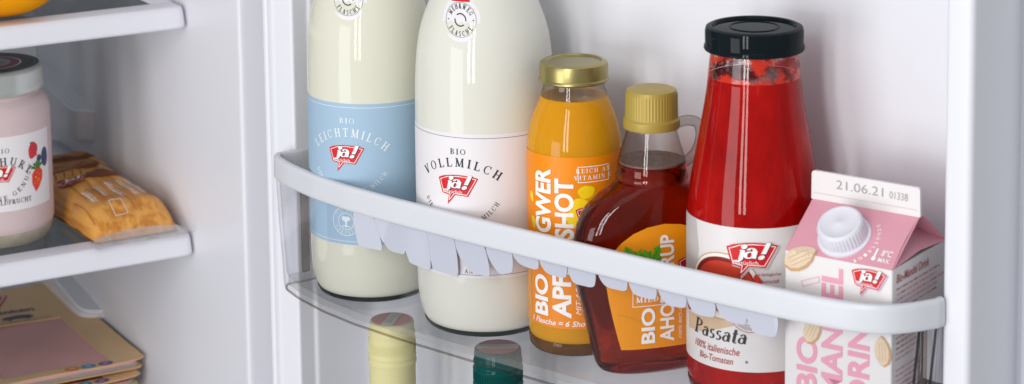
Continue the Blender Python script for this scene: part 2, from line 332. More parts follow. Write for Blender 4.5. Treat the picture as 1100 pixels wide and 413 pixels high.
def glyph(ch, fat=1.0):
    adv, ops = GL[ch]; polys = []
    for o in ops:
        if o[0] == 'l':
            _, x0, y0, x1, y1, w_ = o; w_ *= fat; d = Vector((x1-x0, y1-y0)); n = Vector((-d.y, d.x)).normalized()*w_/2
            if abs(d.x) > .05 and abs(d.y) > .5: n = Vector((w_/2*1.05, 0))
            polys.append([(x0+n.x, y0+n.y), (x1+n.x, y1+n.y), (x1-n.x, y1-n.y), (x0-n.x, y0-n.y)])
        elif o[0] == 's':
            _, x, y, ln = o; h = TN*fat; yy = y if y == 0 else y-h
            if y not in (0, 1): yy = y-h/2
            polys.append([(x-ln/2, yy), (x+ln/2, yy), (x+ln/2, yy+h), (x-ln/2, yy+h)])
        elif o[0] == 'd':
            _, x, y, r = o; r *= min(fat, 1.3)
            polys.append([(x+r*cos(2*pi*k/12), y+r*sin(2*pi*k/12)) for k in range(12)])
        elif o[0] == 'a':
            _, cx, cy, rx, ry, a0, a1 = o; n = max(6, int(abs(a1-a0)/20)); pr = None
            for k in range(n+1):
                a = radians(a0+(a1-a0)*k/n); wd = (TN+(TK-TN)*abs(cos(a))**1.3)*fat*.5
                q = ((cx+(rx-wd+.0)*cos(a), cy+(ry-wd)*sin(a)), (cx+(rx+wd*.6)*cos(a), cy+(ry+wd*.3)*sin(a)))
                if pr: polys.append([pr[0], pr[1], q[1], q[0]])
                pr = q
    return adv, polys
class Ink:
    def __init__(s): s.items = []; s.mats = []
    def mi(s, m):
        if m not in s.mats: s.mats.append(m)
        return s.mats.index(m)
    def raw(s, vs, fs, m, layer=1): s.items.append((vs, fs, s.mi(m), layer))
    def poly(s, pts, m, layer=1): s.raw(list(pts), [tuple(range(len(pts)))], m, layer)
    def disc(s, x, y, rx, ry, m, layer=1, n=28, rot=0, wob=0):
        p = []
        for k in range(n):
            a = 2*pi*k/n; q = 1+wob*(sin(3*a+x)+.6*sin(5*a+y)); u, v = rx*q*cos(a), ry*q*sin(a)
            p.append((x+u*cos(rot)-v*sin(rot), y+u*sin(rot)+v*cos(rot)))
        s.poly(p, m, layer)
    def ring(s, x, y, r, wd, m, layer=1, a0=0, a1=360, n=40, ry=None):
        ry = ry or r; vs = []; fs = []
        for k in range(n+1):
            a = radians(a0+(a1-a0)*k/n); vs += [(x+(r-wd/2)*cos(a), y+(ry-wd/2)*sin(a)), (x+(r+wd/2)*cos(a), y+(ry+wd/2)*sin(a))]
            if k: fs.append((2*k-2, 2*k-1, 2*k+1, 2*k))
        s.raw(vs, fs, m, layer)
    def line(s, pts, wd, m, layer=1, closed=False):
        pts = [Vector(p) for p in pts]
        if closed: pts = pts+[pts[0]]
        for a, b in zip(pts, pts[1:]):
            d = (b-a); 
            if d.length < 1e-6: continue
            d.normalize(); n = Vector((-d.y, d.x))*wd/2; e = d*wd/2*.98
            s.poly([tuple(a-e+n), tuple(a-e-n), tuple(b+e-n), tuple(b+e+n)], m, layer)
    def text(s, t, x, y, wd, h, m, rot=0, bold=0., shear=0., layer=1):
        """left end of the baseline at (x,y); scaled so the ink is wd long and h high"""
        vs, fs = text_geo(t, bold, shear)
        x0 = min(v[0] for v in vs); x1 = max(v[0] for v in vs); y0 = min(v[1] for v in vs); y1 = max(v[1] for v in vs)
        kx = wd/(x1-x0); ky = h/(y1-max(y0, 0) if False else y1-y0); c, sn = cos(rot), sin(rot)
        o = [((u-x0)*kx, (v-y0)*ky) for u, v in vs]
        s.raw([(x+u*c-v*sn, y+u*sn+v*c) for u, v in o], fs, m, layer)
    def serif(s, t, x, y, h, m, rot=0, sp=.14, fat=1., shear=0., wd=None, layer=1, centre=False, kx=1.):
        pen = 0; out = []
        for ch in t:
            adv, ps = glyph(ch, fat)
            for p in ps: out.append([(pen+u+shear*v, v) for u, v in p])
            pen += adv+sp
        pen -= sp; kx = (wd/pen/h if wd else kx); c, sn = cos(rot), sin(rot); ox = -pen*kx*h/2 if centre else 0
        for i, p in enumerate(out):
            s.poly([(x+(ox+u*kx*h)*c-v*h*sn, y+(ox+u*kx*h)*sn+v*h*c) for u, v in p], m, layer+.02*(i % 9))
    def arc(s, t, cx, cy, r, h, m, a_mid=90, span=None, sp=.3, fat=1., inside=False, layer=1, ry=None):
        advs = [glyph(ch)[0] for ch in t]; tot = sum(advs)+sp*(len(t)-1); ry = ry or r
        k = (radians(span)*r)/(tot*h) if span else 1.0
        pos = 0
        for ch, ad in zip(t, advs):
            mid = (pos+ad/2-tot/2)*h*k/r; pos += ad+sp
            if inside: th = radians(a_mid)+mid; rot = th+pi/2
            else: th = radians(a_mid)-mid; rot = th-pi/2
            rr = r if not inside else r+h
            px_, py_ = cx+rr*cos(th), cy+rr*(ry/r)*sin(th)
            s.serif(ch, px_, py_, h, m, rot, fat=fat, layer=layer, centre=True, kx=min(1.0, k))
    def finish(s, name, parent, fmap, off=.18, step=.12, grid=None):
        bm = bmesh.new()
        for vs, fs, mi, layer in s.items:
            V = [bm.verts.new((u, v, off+step*layer)) for u, v in vs]
            for f in fs:
                try: fc = bm.faces.new([V[i] for i in f]); fc.material_index = mi
                except ValueError: pass
        big = [f for f in bm.faces if len(f.verts) > 4]
        if big: bmesh.ops.triangulate(bm, faces=big)
        if grid:
            xs = [v.co.x for v in bm.verts]; ys = [v.co.y for v in bm.verts]
            for ax, lo, hi in ((0, min(xs), max(xs)), (1, min(ys), max(ys))):
                k = lo+grid
                while k < hi:
                    co = Vector((k, 0, 0)) if ax == 0 else Vector((0, k, 0)); no = Vector((1, 0, 0)) if ax == 0 else Vector((0, 1, 0))
                    bmesh.ops.bisect_plane(bm, geom=bm.verts[:]+bm.edges[:]+bm.faces[:], plane_co=co, plane_no=no, dist=1e-4)
                    k += grid
        bmesh.ops.recalc_face_normals(bm, faces=bm.faces)
        for f in bm.faces:
            if f.normal.z < 0: f.normal_flip()
        for v in bm.verts: v.co = fmap(v.co.x, v.co.y, v.co.z)
        return link(name, bm, s.mats, parent, smooth=False)
def bubble(ink, cx, cy, wd, red='ink_red', layer=1, shadow=None, outline='ink_white', navy=True, sub=True, tilt=0.):
    """the speech-bubble brand mark, centred on (cx,cy)"""
    S = wd/272.; c, sn = cos(tilt), sin(tilt)
    def T(p): 
        u, v = (p[0]-366)*S, (235-p[1])*S; return (cx+u*c-v*sn, cy+u*sn+v*c)
    out = [(228, 183), (262, 168), (300, 160), (335, 155), (370, 153), (405, 154), (440, 158), (475, 164), (504, 172), (472, 230), (438, 292), (398, 288), (350, 287), (326, 318), (296, 352), (300, 320), (306, 289), (256, 279), (242, 230)]
    g = Vector((366, 222))
    def shrink(f, dx=0, dy=0): return [(g.x+(p[0]-g.x)*f+dx, g.y+(p[1]-g.y)*f+dy) for p in out]
    if shadow: ink.poly([T(p) for p in shrink(1.02, 9, 8)], shadow, layer)
    ink.poly([T(p) for p in out], red, layer+1)
    inner = [(244, 191), (300, 169), (370, 162), (440, 167), (490, 178), (431, 281), (345, 277), (322, 306), (308, 321), (316, 280), (266, 270)]
    ink.line([T(p) for p in inner], 4*S, outline, layer+2, closed=True)
    def word(m, lay, dx, dy, fat):
        h = 85*S
        x, y = T((282+dx, 248+dy)); ink.serif('j', x, y, h*1.0, m, tilt, fat=fat, shear=.22, layer=lay, kx=1.25)
        x, y = T((316+dx, 240+dy)); ink.serif('a', x, y, h*1.12, m, tilt, fat=fat, shear=.2, layer=lay, kx=1.28)
        x, y = T((396+dx, 240+dy)); ink.serif('!', x, y, h*1.02, m, tilt, fat=fat, shear=.30, layer=lay, kx=1.35)
    if navy: word('ink_navy', layer+3, 4, 4, 1.35)
    word('ink_white', layer+4.5, 0, 0, 1.3)
    if sub:
        x, y = T((268, 275)); ink.text('Natürlich.', x, y, 138*S, 22*S, 'ink_white', tilt, bold=.0, layer=layer+4.5)
def facing(x, y): return atan2(CAMP.y-y, CAMP.x-x)
def wrapmap(prof, phi):
    def f(a, z, off):
        r = interp(prof, z); th = phi+a/r; r += off
        return Vector((r*cos(th), r*sin(th), z))
    return f
def wrap_label(name, m, parent, prof, phi, a0, a1, z0, z1, off=.15, n=60, nz=12, zf=None):
    f = wrapmap(prof, phi); bm = bmesh.new()
    g = [[bm.verts.new(f(a, z, o)) for a in lin(a0, a1, n)] for z in lin(z0, z1, nz) for o in (off,)]
    for i in range(nz):
        for j in range(n): bm.faces.new((g[i][j], g[i][j+1], g[i+1][j+1], g[i+1][j]))
    bmesh.ops.recalc_face_normals(bm, faces=bm.faces)
    return link(name, bm, m, parent)

# ================================================================== the refrigerator door (leaf with moulded liner)
def prism(pts, z0, z1, bev=0, skip_caps=False):
    bm = bmesh.new(); lo = [bm.verts.new((x, y, z0)) for x, y in pts]; hi = [bm.verts.new((x, y, z1)) for x, y in pts]; n = len(pts)
    for i in range(n): bm.faces.new((lo[i], lo[(i+1) % n], hi[(i+1) % n], hi[i]))
    if not skip_caps: bm.faces.new(lo[::-1]); bm.faces.new(hi)
    bmesh.ops.recalc_face_normals(bm, faces=bm.faces); return bm
def rounded(pts, r, n=5):
    """round the corners of an open polyline; r per vertex or one number"""
    out = [pts[0]]
    for i in range(1, len(pts)-1):
        p, q, s_ = Vector(pts[i-1]), Vector(pts[i]), Vector(pts[i+1]); rr = r[i] if isinstance(r, (list, tuple)) else r
        d1 = (p-q); d2 = (s_-q); k1 = min(rr, d1.length*.45); k2 = min(rr, d2.length*.45); a = q+d1.normalized()*k1; b = q+d2.normalized()*k2
        for k in range(n+1):
            t = k/n; out.append(tuple(a*(1-t)**2+q*2*t*(1-t)+b*t*t))
    out.append(pts[-1]); return out
PANEL = 118
ZB, ZT = -560, 760
fridge = thing('refrigerator', 'open white refrigerator with pale grey cabinet at left and lilac-white door at right', 'refrigerator', (0, PANEL, ZB))
def dz(bm):
    bmesh.ops.translate(bm, vec=(0, -PANEL, -ZB), verts=bm.verts); return bm
liner = [(-308, 104), (-291, 104), (-290.5, 56), (-287, 50.6), (-284, 50.2), (-282.5, 50.9), (-280, 50), (-277, 49.4), (-274, 50), (-257, 50), (-256.5, 64), (-254.5, 66), (-250, PANEL), (250, PANEL), (253, 66), (257, 50), (273, 50), (277, 104), (308, 104)]
liner = rounded(liner, [0, 4, 3, 2, 1, 1, 1, 1.5, 1, 2.2, 1.5, 2, 10, 10, 2, 2.5, 4.5, 5, 0], 5)
door = link('door', dz(box(-312, 312, 124.5, 172, ZB, ZT, 4)), 'shell', fridge)
link('door_liner', dz(prism(liner+[(308, 112), (262, 112), (257, 124), (-257, 124), (-262, 112), (-308, 112)], ZB+20, ZT-20)), 'liner', door, sharp=50)
link('door_gasket', dz(prism(rounded([(279, 103.5), (279, 98), (283, 94), (301, 94), (305, 98), (305, 103.5)], 2), ZB+22, ZT-22)), 'gasket', door)
link('door_gasket', dz(prism(rounded([(-305, 103.5), (-305, 100), (-302, 98), (-295, 98), (-292.5, 100), (-292.5, 103.5)], 2), ZB+22, ZT-22)), 'gasket', door)

# ================================================================== the cabinet behind and left
FD = Vector((.35387, .93530)); GD = Vector((-.93530, .35387)); WQ = Vector((-342, 79))
ROT = atan2(FD.y, FD.x)          # local x runs along the cabinet front (towards the hinge), local y into the cabinet
def cab(wv, g): p = WQ+FD*wv+GD*g; return (p.x, p.y)
cb = fridge
CW, CD = 520, 486
def cz(bm):
    bm.transform(Matrix.Translation((WQ.x, WQ.y-PANEL, -ZB)) @ Matrix.Rotation(ROT, 4, 'Z')); return bm
link('side_wall', cz(prism(rounded([(0, CD-22), (0, 3), (1, 0), (30, -.4), (44, 0), (46, 4), (46, CD+40), (0, CD+40)], 4), ZB, ZT)), 'liner2', cb)
link('side_wall', cz(prism([(-CW, CD-22), (-CW, 0), (-CW-46, 0), (-CW-46, CD+40), (-CW, CD+40)], ZB, ZT)), 'liner2', cb)
link('back_wall', cz(box(-CW+.5, -.5, CD, CD+40, ZB+1, ZT-1)), 'liner2', cb)
link('ceiling_panel', cz(box(-CW-46, 46, -1, CD+40, ZT+.5, ZT+40, 2)), 'liner2', cb)
link('floor_panel', cz(box(-CW-46, 46, -1, CD+40, ZB-40, ZB-.5, 2)), 'liner2', cb)
# rounded shelf guides on the side wall
for zz in (20, 200, -160):
    bm = bmesh.new()
    prof = [(0, 328), (-10, 331), (-17, 338), (-19, 350), (-16, CD-1), (0, CD-1)]
    top = [bm.verts.new((x, y, zz+6+(.10*(y-328)))) for x, y in rounded(prof, 6)]
    bot = [bm.verts.new((x*.8, y+9+.0, zz-26+(.02*(y-328)))) if y < 430 else bm.verts.new((x*.8, y, zz-26)) for x, y in rounded(prof, 6)]
    n = len(top)
    for i in range(n-1): bm.faces.new((bot[i], bot[i+1], top[i+1], top[i]))
    bm.faces.new(top); bm.faces.new(bot[::-1]); bmesh.ops.recalc_face_normals(bm, faces=bm.faces)
    bmesh.ops.bevel(bm, geom=[e for e in bm.edges if e.calc_face_angle(0) > .7], offset=3, segments=3, affect='EDGES')
    link('shelf_guide', cz(bm), 'liner2', cb)

def shelf(label, z, g0=102):
    """glass shelf with a white plastic trim; local x along the front, y inward, z=0 at its top"""
    x, y = cab(0, 0)
    t = thing('fridge_shelf', label, 'fridge shelf', (x, y, z), ROT, 'glass shelves with white front trims')
    W0, W1 = -CW+3, -2
    # front trim: lip profile swept along x with a rounded right end
    prof = rounded([(g0+24, -5), (g0+24, 0), (g0+3, 0), (g0, -3), (g0-3, -15), (g0-1, -17), (g0+3, -17), (g0+6, -6), (g0+24, -5)], 1.5, 3)
    bm = bmesh.new(); rings = []
    for wx, sq in [(W0, 0), (-14, 0), (-8, .0), (-5, .6), (-3.2, 1.8), (-2.4, 3.6)]:
        rings.append([bm.verts.new((wx+(.0 if sq == 0 else max(0, (-b))*.0), a+sq*(1 if a < g0+12 else 0), b-(sq*.3 if b > -6 else -sq*.3))) for a, b in prof])
    for r0, r1 in zip(rings, rings[1:]):
        for i in range(len(prof)-1): bm.faces.new((r0[i], r0[i+1], r1[i+1], r1[i]))
    bm.faces.new(rings[0][:-1]); bm.faces.new(rings[-1][:-1][::-1]); bmesh.ops.recalc_face_normals(bm, faces=bm.faces)
    link('front_trim', bm, 'trim', t)
    link('side_trim', box(-20, -2.2, g0+24.2, 440, -8, -.2, 1.5), 'trim', t)
    link('side_trim', box(W0, W0+18, g0+24.2, 440, -8, -.2, 1.5), 'trim', t)
    link('glass_panel', box(W0+18.2, -20.2, g0+24.3, 440, -5, -1, .4), 'shelf_glass', t)
    # wedge brackets under the trim
    for sx in (-1,):
        b = bmesh.new(); pr = [(g0+14, -8.3), (g0+80, -8.3), (g0+64, -24), (g0+44, -25)]
        lo = [b.verts.new((-15, a, c_)) for a, c_ in pr]; hi = [b.verts.new((-3, a, c_)) for a, c_ in pr]
        for i in range(4): b.faces.new((lo[i], lo[(i+1) % 4], hi[(i+1) % 4], hi[i]))
        b.faces.new(lo); b.faces.new(hi); bmesh.ops.recalc_face_normals(b, faces=b.faces)
        bmesh.ops.bevel(b, geom=b.edges[:], offset=1.5, segments=2, affect='EDGES')
        link('bracket', b, 'liner2', t)
    return t
shelf('upper glass fridge shelf with white front trim, above the yoghurt jar', 155)
shelf('middle glass fridge shelf with white front trim carrying the yoghurt jar', -25)
shelf('low glass fridge shelf with white trim beneath the ham packs', -205, 112)

# ================================================================== the door shelf
def plan(inset=0, taper=1., back=100):
    pts = [(-256, back), (-258, 52), (-264.5, 37), (-257, 28.5), (-235, 19.5), (-200, 10), (-165, 4.5), (-120, 1.5), (-60, .2), (0, 0), (60, 0), (120, 0), (170, 1.5), (200, 3.5), (224, 7), (242, 15), (252, 28), (259.2, 43), (259.4, 49), (255.6, 50.4), (255.6, back)]
    pts = rounded(pts, [0, 5, 5, 5, 6]+[4]*8+[7, 8, 8, 7, 1, .5, 0], 3)
    out = []
    for i, p in enumerate(pts):
        a = Vector(pts[max(i-1, 0)]); b = Vector(pts[min(i+1, len(pts)-1)]); d = (b-a).normalized(); n = Vector((-d.y, d.x))
        q = Vector(p)+n*inset; out.append((q.x*taper, q.y))
    return out
def build_door_shelf(label, dzz):
    t = thing('door_shelf', label, 'door shelf', (0, 0, dzz))
    # rail: rounded section swept round the plan
    sec = [(a_, b_-1.0) for a_, b_ in rounded([(3, 86.6), (0.9, 86.2), (.2, 84), (0, 71.5), (.8, 69.8), (3, 69.3), (4.6, 69.6), (5.2, 71), (5.2, 85), (4.6, 86.3), (3, 86.6)], 1.6, 3)]
    bm = bmesh.new(); base = {}
    rows = []
    keep = [i for i, (x, y) in enumerate(plan(0)) if not (x > 200 and y > 49.6)]
    for ins, z in sec: pl = plan(ins+.02); rows.append([(*pl[i], z) for i in keep])
    V = [[bm.verts.new(p) for p in r] for r in rows]; n = len(V[0])
    for j in range(len(V)-1):
        for i in range(n-1): bm.faces.new((V[j][i], V[j][i+1], V[j+1][i+1], V[j+1][i]))
    bm.faces.new([r[0] for r in V[:-1]]); bm.faces.new([r[-1] for r in V[:-1]])
    bmesh.ops.remove_doubles(bm, verts=bm.verts, dist=.001); bmesh.ops.recalc_face_normals(bm, faces=bm.faces)
    link('rail', bm, 'rail', t, sharp=60)
    # clear tray wall
    bm = bmesh.new(); lev = [(1.4, 1.0, 69), (1.2, .992, 40), (.5, .978, 12), (-.2, .972, 0), (-.2, .969, -6.5), (.8, .968, -8)]
    o = [[bm.verts.new((x, y, z)) for x, y in plan(i_, tp, 108)] for i_, tp, z in lev]
    inn = [[bm.verts.new((x, y, z)) for x, y in plan(i_+2.4, tp, 108)] for i_, tp, z in [(1.4, 1.0, 69), (1.2, .992, 40), (.5, .978, 12), (-.2, .972, 3), (.4, .969, .4), (1.4, .968, -.9)]]
    n = len(o[0])
    for S_ in (o, inn):
        for j in range(len(S_)-1):
            for i in range(n-1): bm.faces.new((S_[j][i], S_[j][i+1], S_[j+1][i+1], S_[j+1][i]))
    for i in (0, n-1):
        for j in range(len(o)-1): bm.faces.new((o[j][i], o[j+1][i], inn[j+1][i], inn[j][i]))
    bmesh.ops.recalc_face_normals(bm, faces=bm.faces)
    link('tray_wall', bm, 'tray', t, sharp=60)
    fl = plan(2.6, .968, 108)
    link('tray_floor', prism(fl, -5.2, -.6), 'tray_floor', t)
    # moulded rim bead along the lower front edge
    pts = [(x, y, -8.3) for x, y in plan(.9, .968, 108)]
    link('tray_rim', tube(pts, .8, 8), 'tray_edge', t)
    # upright ribs at both ends
    for sx in (-1, 1):
        link('end_rib', box(sx*246-1.6, sx*246+1.6, 44, 50, 0, 68, .8), 'tray_edge', t)
        link('end_rib', box(sx*249-1.2, sx*249+1.2, 66, 100, 0, 68, .8), 'tray_edge', t)
    for (x1, y1, x0, y0) in ((250.2, 36, 244.5, 34), (254.3, 47.5, 248.2, 46)):
        link('corner_rib', tube([(x1, y1, 67.5), (x0, y0, 0)], .8, 8), 'tray_rib', t)
    link('mounting_tab', prism(rounded([(238, 62), (251, 60), (253, 98), (240, 98)], 2), 30, 68.5), 'rail', t)
    link('mounting_tab', prism(rounded([(-251, 62), (-238, 62), (-238, 100), (-251, 98)], 2), 22, 68.5), 'rail', t)
    link('back_wall', box(-246, 246, 108.3, 110.5, -4, 24, .6), 'tray', t)
    # flexible bottle-grip flaps
    tabs = [[[-160.8, 70.0], [-143.9, 69.9], [-138.2, 45.3], [-160.3, 44.9]], [[-142.2, 70.2], [-118.1, 69.6], [-118.2, 46.7], [-131.5, 46.6]], [[-118.1, 69.6], [-96.9, 68.6], [-96.3, 40.4], [-114.2, 41.8]], [[-96.0, 68.7], [-73.6, 68.6], [-73.0, 40.7], [-94.2, 41.6]], [[-72.0, 68.9], [-48.5, 68.5], [-45.4, 46.2], [-62.6, 46.5]], [[-46.2, 69.0], [-25.5, 68.7], [-26.8, 52.4], [-37.6, 50.2]], [[-24.7, 68.9], [-4.4, 68.6], [-4.8, 59.2], [-17.6, 59.6]], [[-2.9, 68.9], [18.5, 68.4], [16.7, 58.1], [2.6, 58.3]], [[20.0, 68.7], [41.0, 68.7], [38.5, 56.6], [23.2, 56.5]], [[43.1, 68.5], [64.4, 68.2], [63.4, 59.4], [48.5, 59.3]], [[66.5, 68.0], [86.6, 68.1], [85.0, 58.6], [69.7, 58.9]], [[88.0, 67.8], [107.7, 67.8], [106.8, 58.0], [93.9, 57.6]], [[109.1, 68.1], [128.4, 67.6], [127.6, 56.8], [113.6, 56.6]], [[129.7, 67.9], [150.0, 67.6], [149.2, 56.9], [135.5, 56.8]], [[150.6, 67.8], [172.4, 67.4], [169.8, 54.1], [155.1, 53.7]]]
    for k, q in enumerate(tabs):
        (ax, az), (bx, bz), (cx, cz_), (dx, dz_) = q
        tq = lambda x_, z_: (x_+3+3.2*max(0, min(1, (70-z_)/26.)), z_+.7+.9*max(0, min(1, (70-z_)/26.)))
        (ax, az), (bx, bz), (cx, cz_), (dx, dz_) = [tq(*p) for p in q]
        yb = 5.5+.25*(k % 2); low = min(cz_, dz_)
        # bezier edges, lower corners rounded
        L = [(ax+(dx-ax)*(1-s_)**2.4, dz_+(70.5-dz_)*s_) for s_ in lin(1, .12, 6)]
        L += [(ax+(dx-ax)*.92, dz_+.7), (dx+2.5, dz_)]
        Rr = [(cx-3, cz_), (cx-.9, cz_+.6)]+[(cx+(bx-cx)*s_+(1.2*sin(pi*s_)), cz_+(70.5-cz_)*s_) for s_ in lin(.12, 1, 6)]
        pts = L+Rr
        bm = bmesh.new(); front = []; bk = []
        for x, z in pts:
            y = yb+.5*((70-z)/26.)**1.4 if z < 70 else yb
            front.append(bm.verts.new((x, y, z))); bk.append(bm.verts.new((x, y+.7, z)))
        # strips across from left to right edge
        m_ = len(pts)
        for i in range(m_): bm.faces.new((front[i], front[(i+1) % m_], bk[(i+1) % m_], bk[i]))
        for S_ in (front, bk):
            i, j = 0, m_-1
            while i+1 < j: 
                bm.faces.new((S_[i], S_[i+1], S_[j-1], S_[j])) if i+1 != j-1 else bm.faces.new((S_[i], S_[i+1], S_[j]))
                i += 1; j -= 1
        bmesh.ops.recalc_face_normals(bm, faces=bm.faces)
        link('divider_flap', bm, 'flap', t, sharp=50)
    return t
build_door_shelf('clear plastic door shelf with a pale rail holding milk, juice, syrup and passata', 0)

# ================================================================== milk bottles
MP = [(0, 0), (36, 0), (39, 1.2), (41, 4), (43.2, 10), (44.8, 18), (45.5, 30), (45.5, 60), (45.5, 90), (45.5, 120), (45.4, 146), (44.9, 165), (43.6, 182), (41.2, 196), (37.2, 208), (32, 220), (26.5, 232), (21.5, 243), (18.2, 252), (17.4, 258), (18.5, 262), (18.5, 266), (0, 266)]
def milk_bottle(label, x, y, k, milk, paper, ink1, word, z_lab, labels, wordspan):
    t = thing('milk_bottle', label, 'milk bottle', (x, y, 0), 0, 'glass milk bottles in the door shelf'); phi = facing(x, y)
    prof = [(r*k, z) for r, z in MP]
    body = smooth_profile(prof[5:21], 4)
    link('bottle_body', lathe([(0, 2.6), (38.6*k, 2.6), (40.6*k, 4.0), (42.2*k, 7.2), (43.2*k, 10.3)]+body, 128), milk, t, sharp=50)
    link('glass_foot', lathe([(0, 1.2), (34*k, 1.2), (36*k, .05), (38.6*k, .05), (40.2*k, 1.0), (41.1*k, 2.6), (41.3*k, 3.8), (40.4*k, 3.9), (38*k, 2.4), (0, 2.2)], 96), 'glass_base', t, sharp=60)
    link('lid', lathe([(0, 253), (19.5*k, 253), (20.3*k, 254), (20.3*k, 268), (19.3*k, 270), (0, 270)], 64), 'cap_white', t)
    lab = wrap_label('label', paper, t, prof, phi, -80, 62, z_lab[0], z_lab[1])
    f = wrapmap(prof, phi)
    I = Ink()
    I.serif('BIO', labels['cx'], labels['bio'], 3.7, ink1, centre=True, sp=.3, fat=1.15)
    I.arc(word, labels['cx'], labels['acz'], labels['ar'], 5.7, ink1, 90, wordspan, sp=.38, fat=1.25)
    I.arc('DIE GUTE FRISCHE MILCH', labels['cx'], labels['bcz'], labels['br'], 3.1, ink1, -90, labels['bspan'], sp=.3, inside=True, fat=1.1)
    I.line([(-79, z_lab[1]-2.6), (61, z_lab[1]-2.6)], .35, ink1 if paper == 'paper_blue' else 'ink_grey', 1)
    if paper == 'paper_white':
        I.line([(-79, z_lab[0]+2.2), (61, z_lab[0]+2.2)], .35, 'ink_grey', 1)
        # small cow-and-tree engraving beside the lower edge
        for dx, dz2, r in ((0, 0, 2.1), (1.2, -3.6, 1.6), (-.8, 2.8, 1.2), (2.6, -6.5, .8)): I.disc(-14.5+dx, 54+dz2, r, r*1.2, 'ink_black', 1, 10, wob=.15)
        I.serif('AN', -14.6, 44.2, 2.6, 'ink_black', sp=.2)
    else:
        I.line([(-79, z_lab[0]+2.2), (61, z_lab[0]+2.2)], .35, ink1, 1)
        ex, ez = -18.5, 57.5
        I.ring(ex, ez, 5.6, .5, ink1, 1); I.ring(ex, ez, 9.8, .5, ink1, 1)
        I.arc('GUTE MILCH', ex, ez, 6.4, 2.5, ink1, 90, 150, fat=1.2); I.arc('GARANTIE', ex, ez, 6.4, 2.5, ink1, -90, 130, inside=True, fat=1.2)
        I.line([(ex, ez-3.6), (ex, ez+1)], 1.3, ink1, 1); I.disc(ex, ez+1.6, 3.2, 1.9, ink1, 1.3, 14, wob=.12); I.line([(ex-2.4, ez-3.4), (ex+2.4, ez-3.4)], .7, ink1, 1.5)
    I.finish('lettering', lab, f, grid=6)
    J = Ink(); bubble(J, labels['lx'], labels['lz'], labels['lw'], 'ink_red', 1, navy=True); J.finish('logo', lab, f, off=.3, grid=5)
    # round reusable-bottle sticker on the shoulder
    sx, sz = labels['sx'], labels['sz']
    st = Ink(); st.poly([(sx-8.6, sz+8), (sx+8.6, sz+8), (sx+8.0, sz+32), (sx-8.0, sz+32)], 'paper_white', 0); st.disc(sx, sz, 13.2, 13.4, 'paper_white', .02, 48)
    st = st.finish('sticker', t, f, off=.14, grid=4)
    K = Ink()
    K.ring(sx, sz, 10.4, .28, 'ink_grey', 1, n=48)
    K.arc('MEHRWEG', sx, sz, 6.7, 3.1, 'ink_black', 90, 135, fat=1.5); K.arc('FLASCHE', sx, sz, 6.7, 3.1, 'ink_black', -90, 118, inside=True, fat=1.5)
    K.ring(sx, sz, 3.7, .75, 'ink_black', 1, -10, 130, 16); K.ring(sx, sz, 3.7, .75, 'ink_black', 1, 170, 310, 16)
    K.disc(sx-8.6, sz, .45, .45, 'ink_black', 1, 8); K.disc(sx+8.6, sz, .45, .45, 'ink_black', 1, 8)
    K.poly([(sx-6.4, sz+10.8), (sx+6.4, sz+10.8), (sx+6.2, sz+32), (sx-6.2, sz+32)], 'ink_red', 1)
    K.finish('lettering', st, f, grid=4)
    return t
milk_bottle('glass milk bottle with pale blue label, leftmost bottle in the door shelf', -187.5, 55, .94, 'milk2', 'paper_blue', 'ink_pale', 'LEICHTMILCH', (41.5, 138),
            dict(cx=-16.5, bio=124.6, acz=78.9, ar=36.7, bcz=108.5, br=29.5, bspan=112, lx=-17.5, lz=102.2, lw=25, sx=-14, sz=207), 88)
milk_bottle('taller-looking glass milk bottle with white label and black lettering', -83, 53, 1.0, 'milk', 'paper_white', 'ink_black', 'VOLLMILCH', (41, 135.2),
            dict(cx=-18, bio=121.6, acz=71.6, ar=42, bcz=106.5, br=28.5, bspan=116, lx=-18.5, lz=100.2, lw=27, sx=-15, sz=207.0), 76)

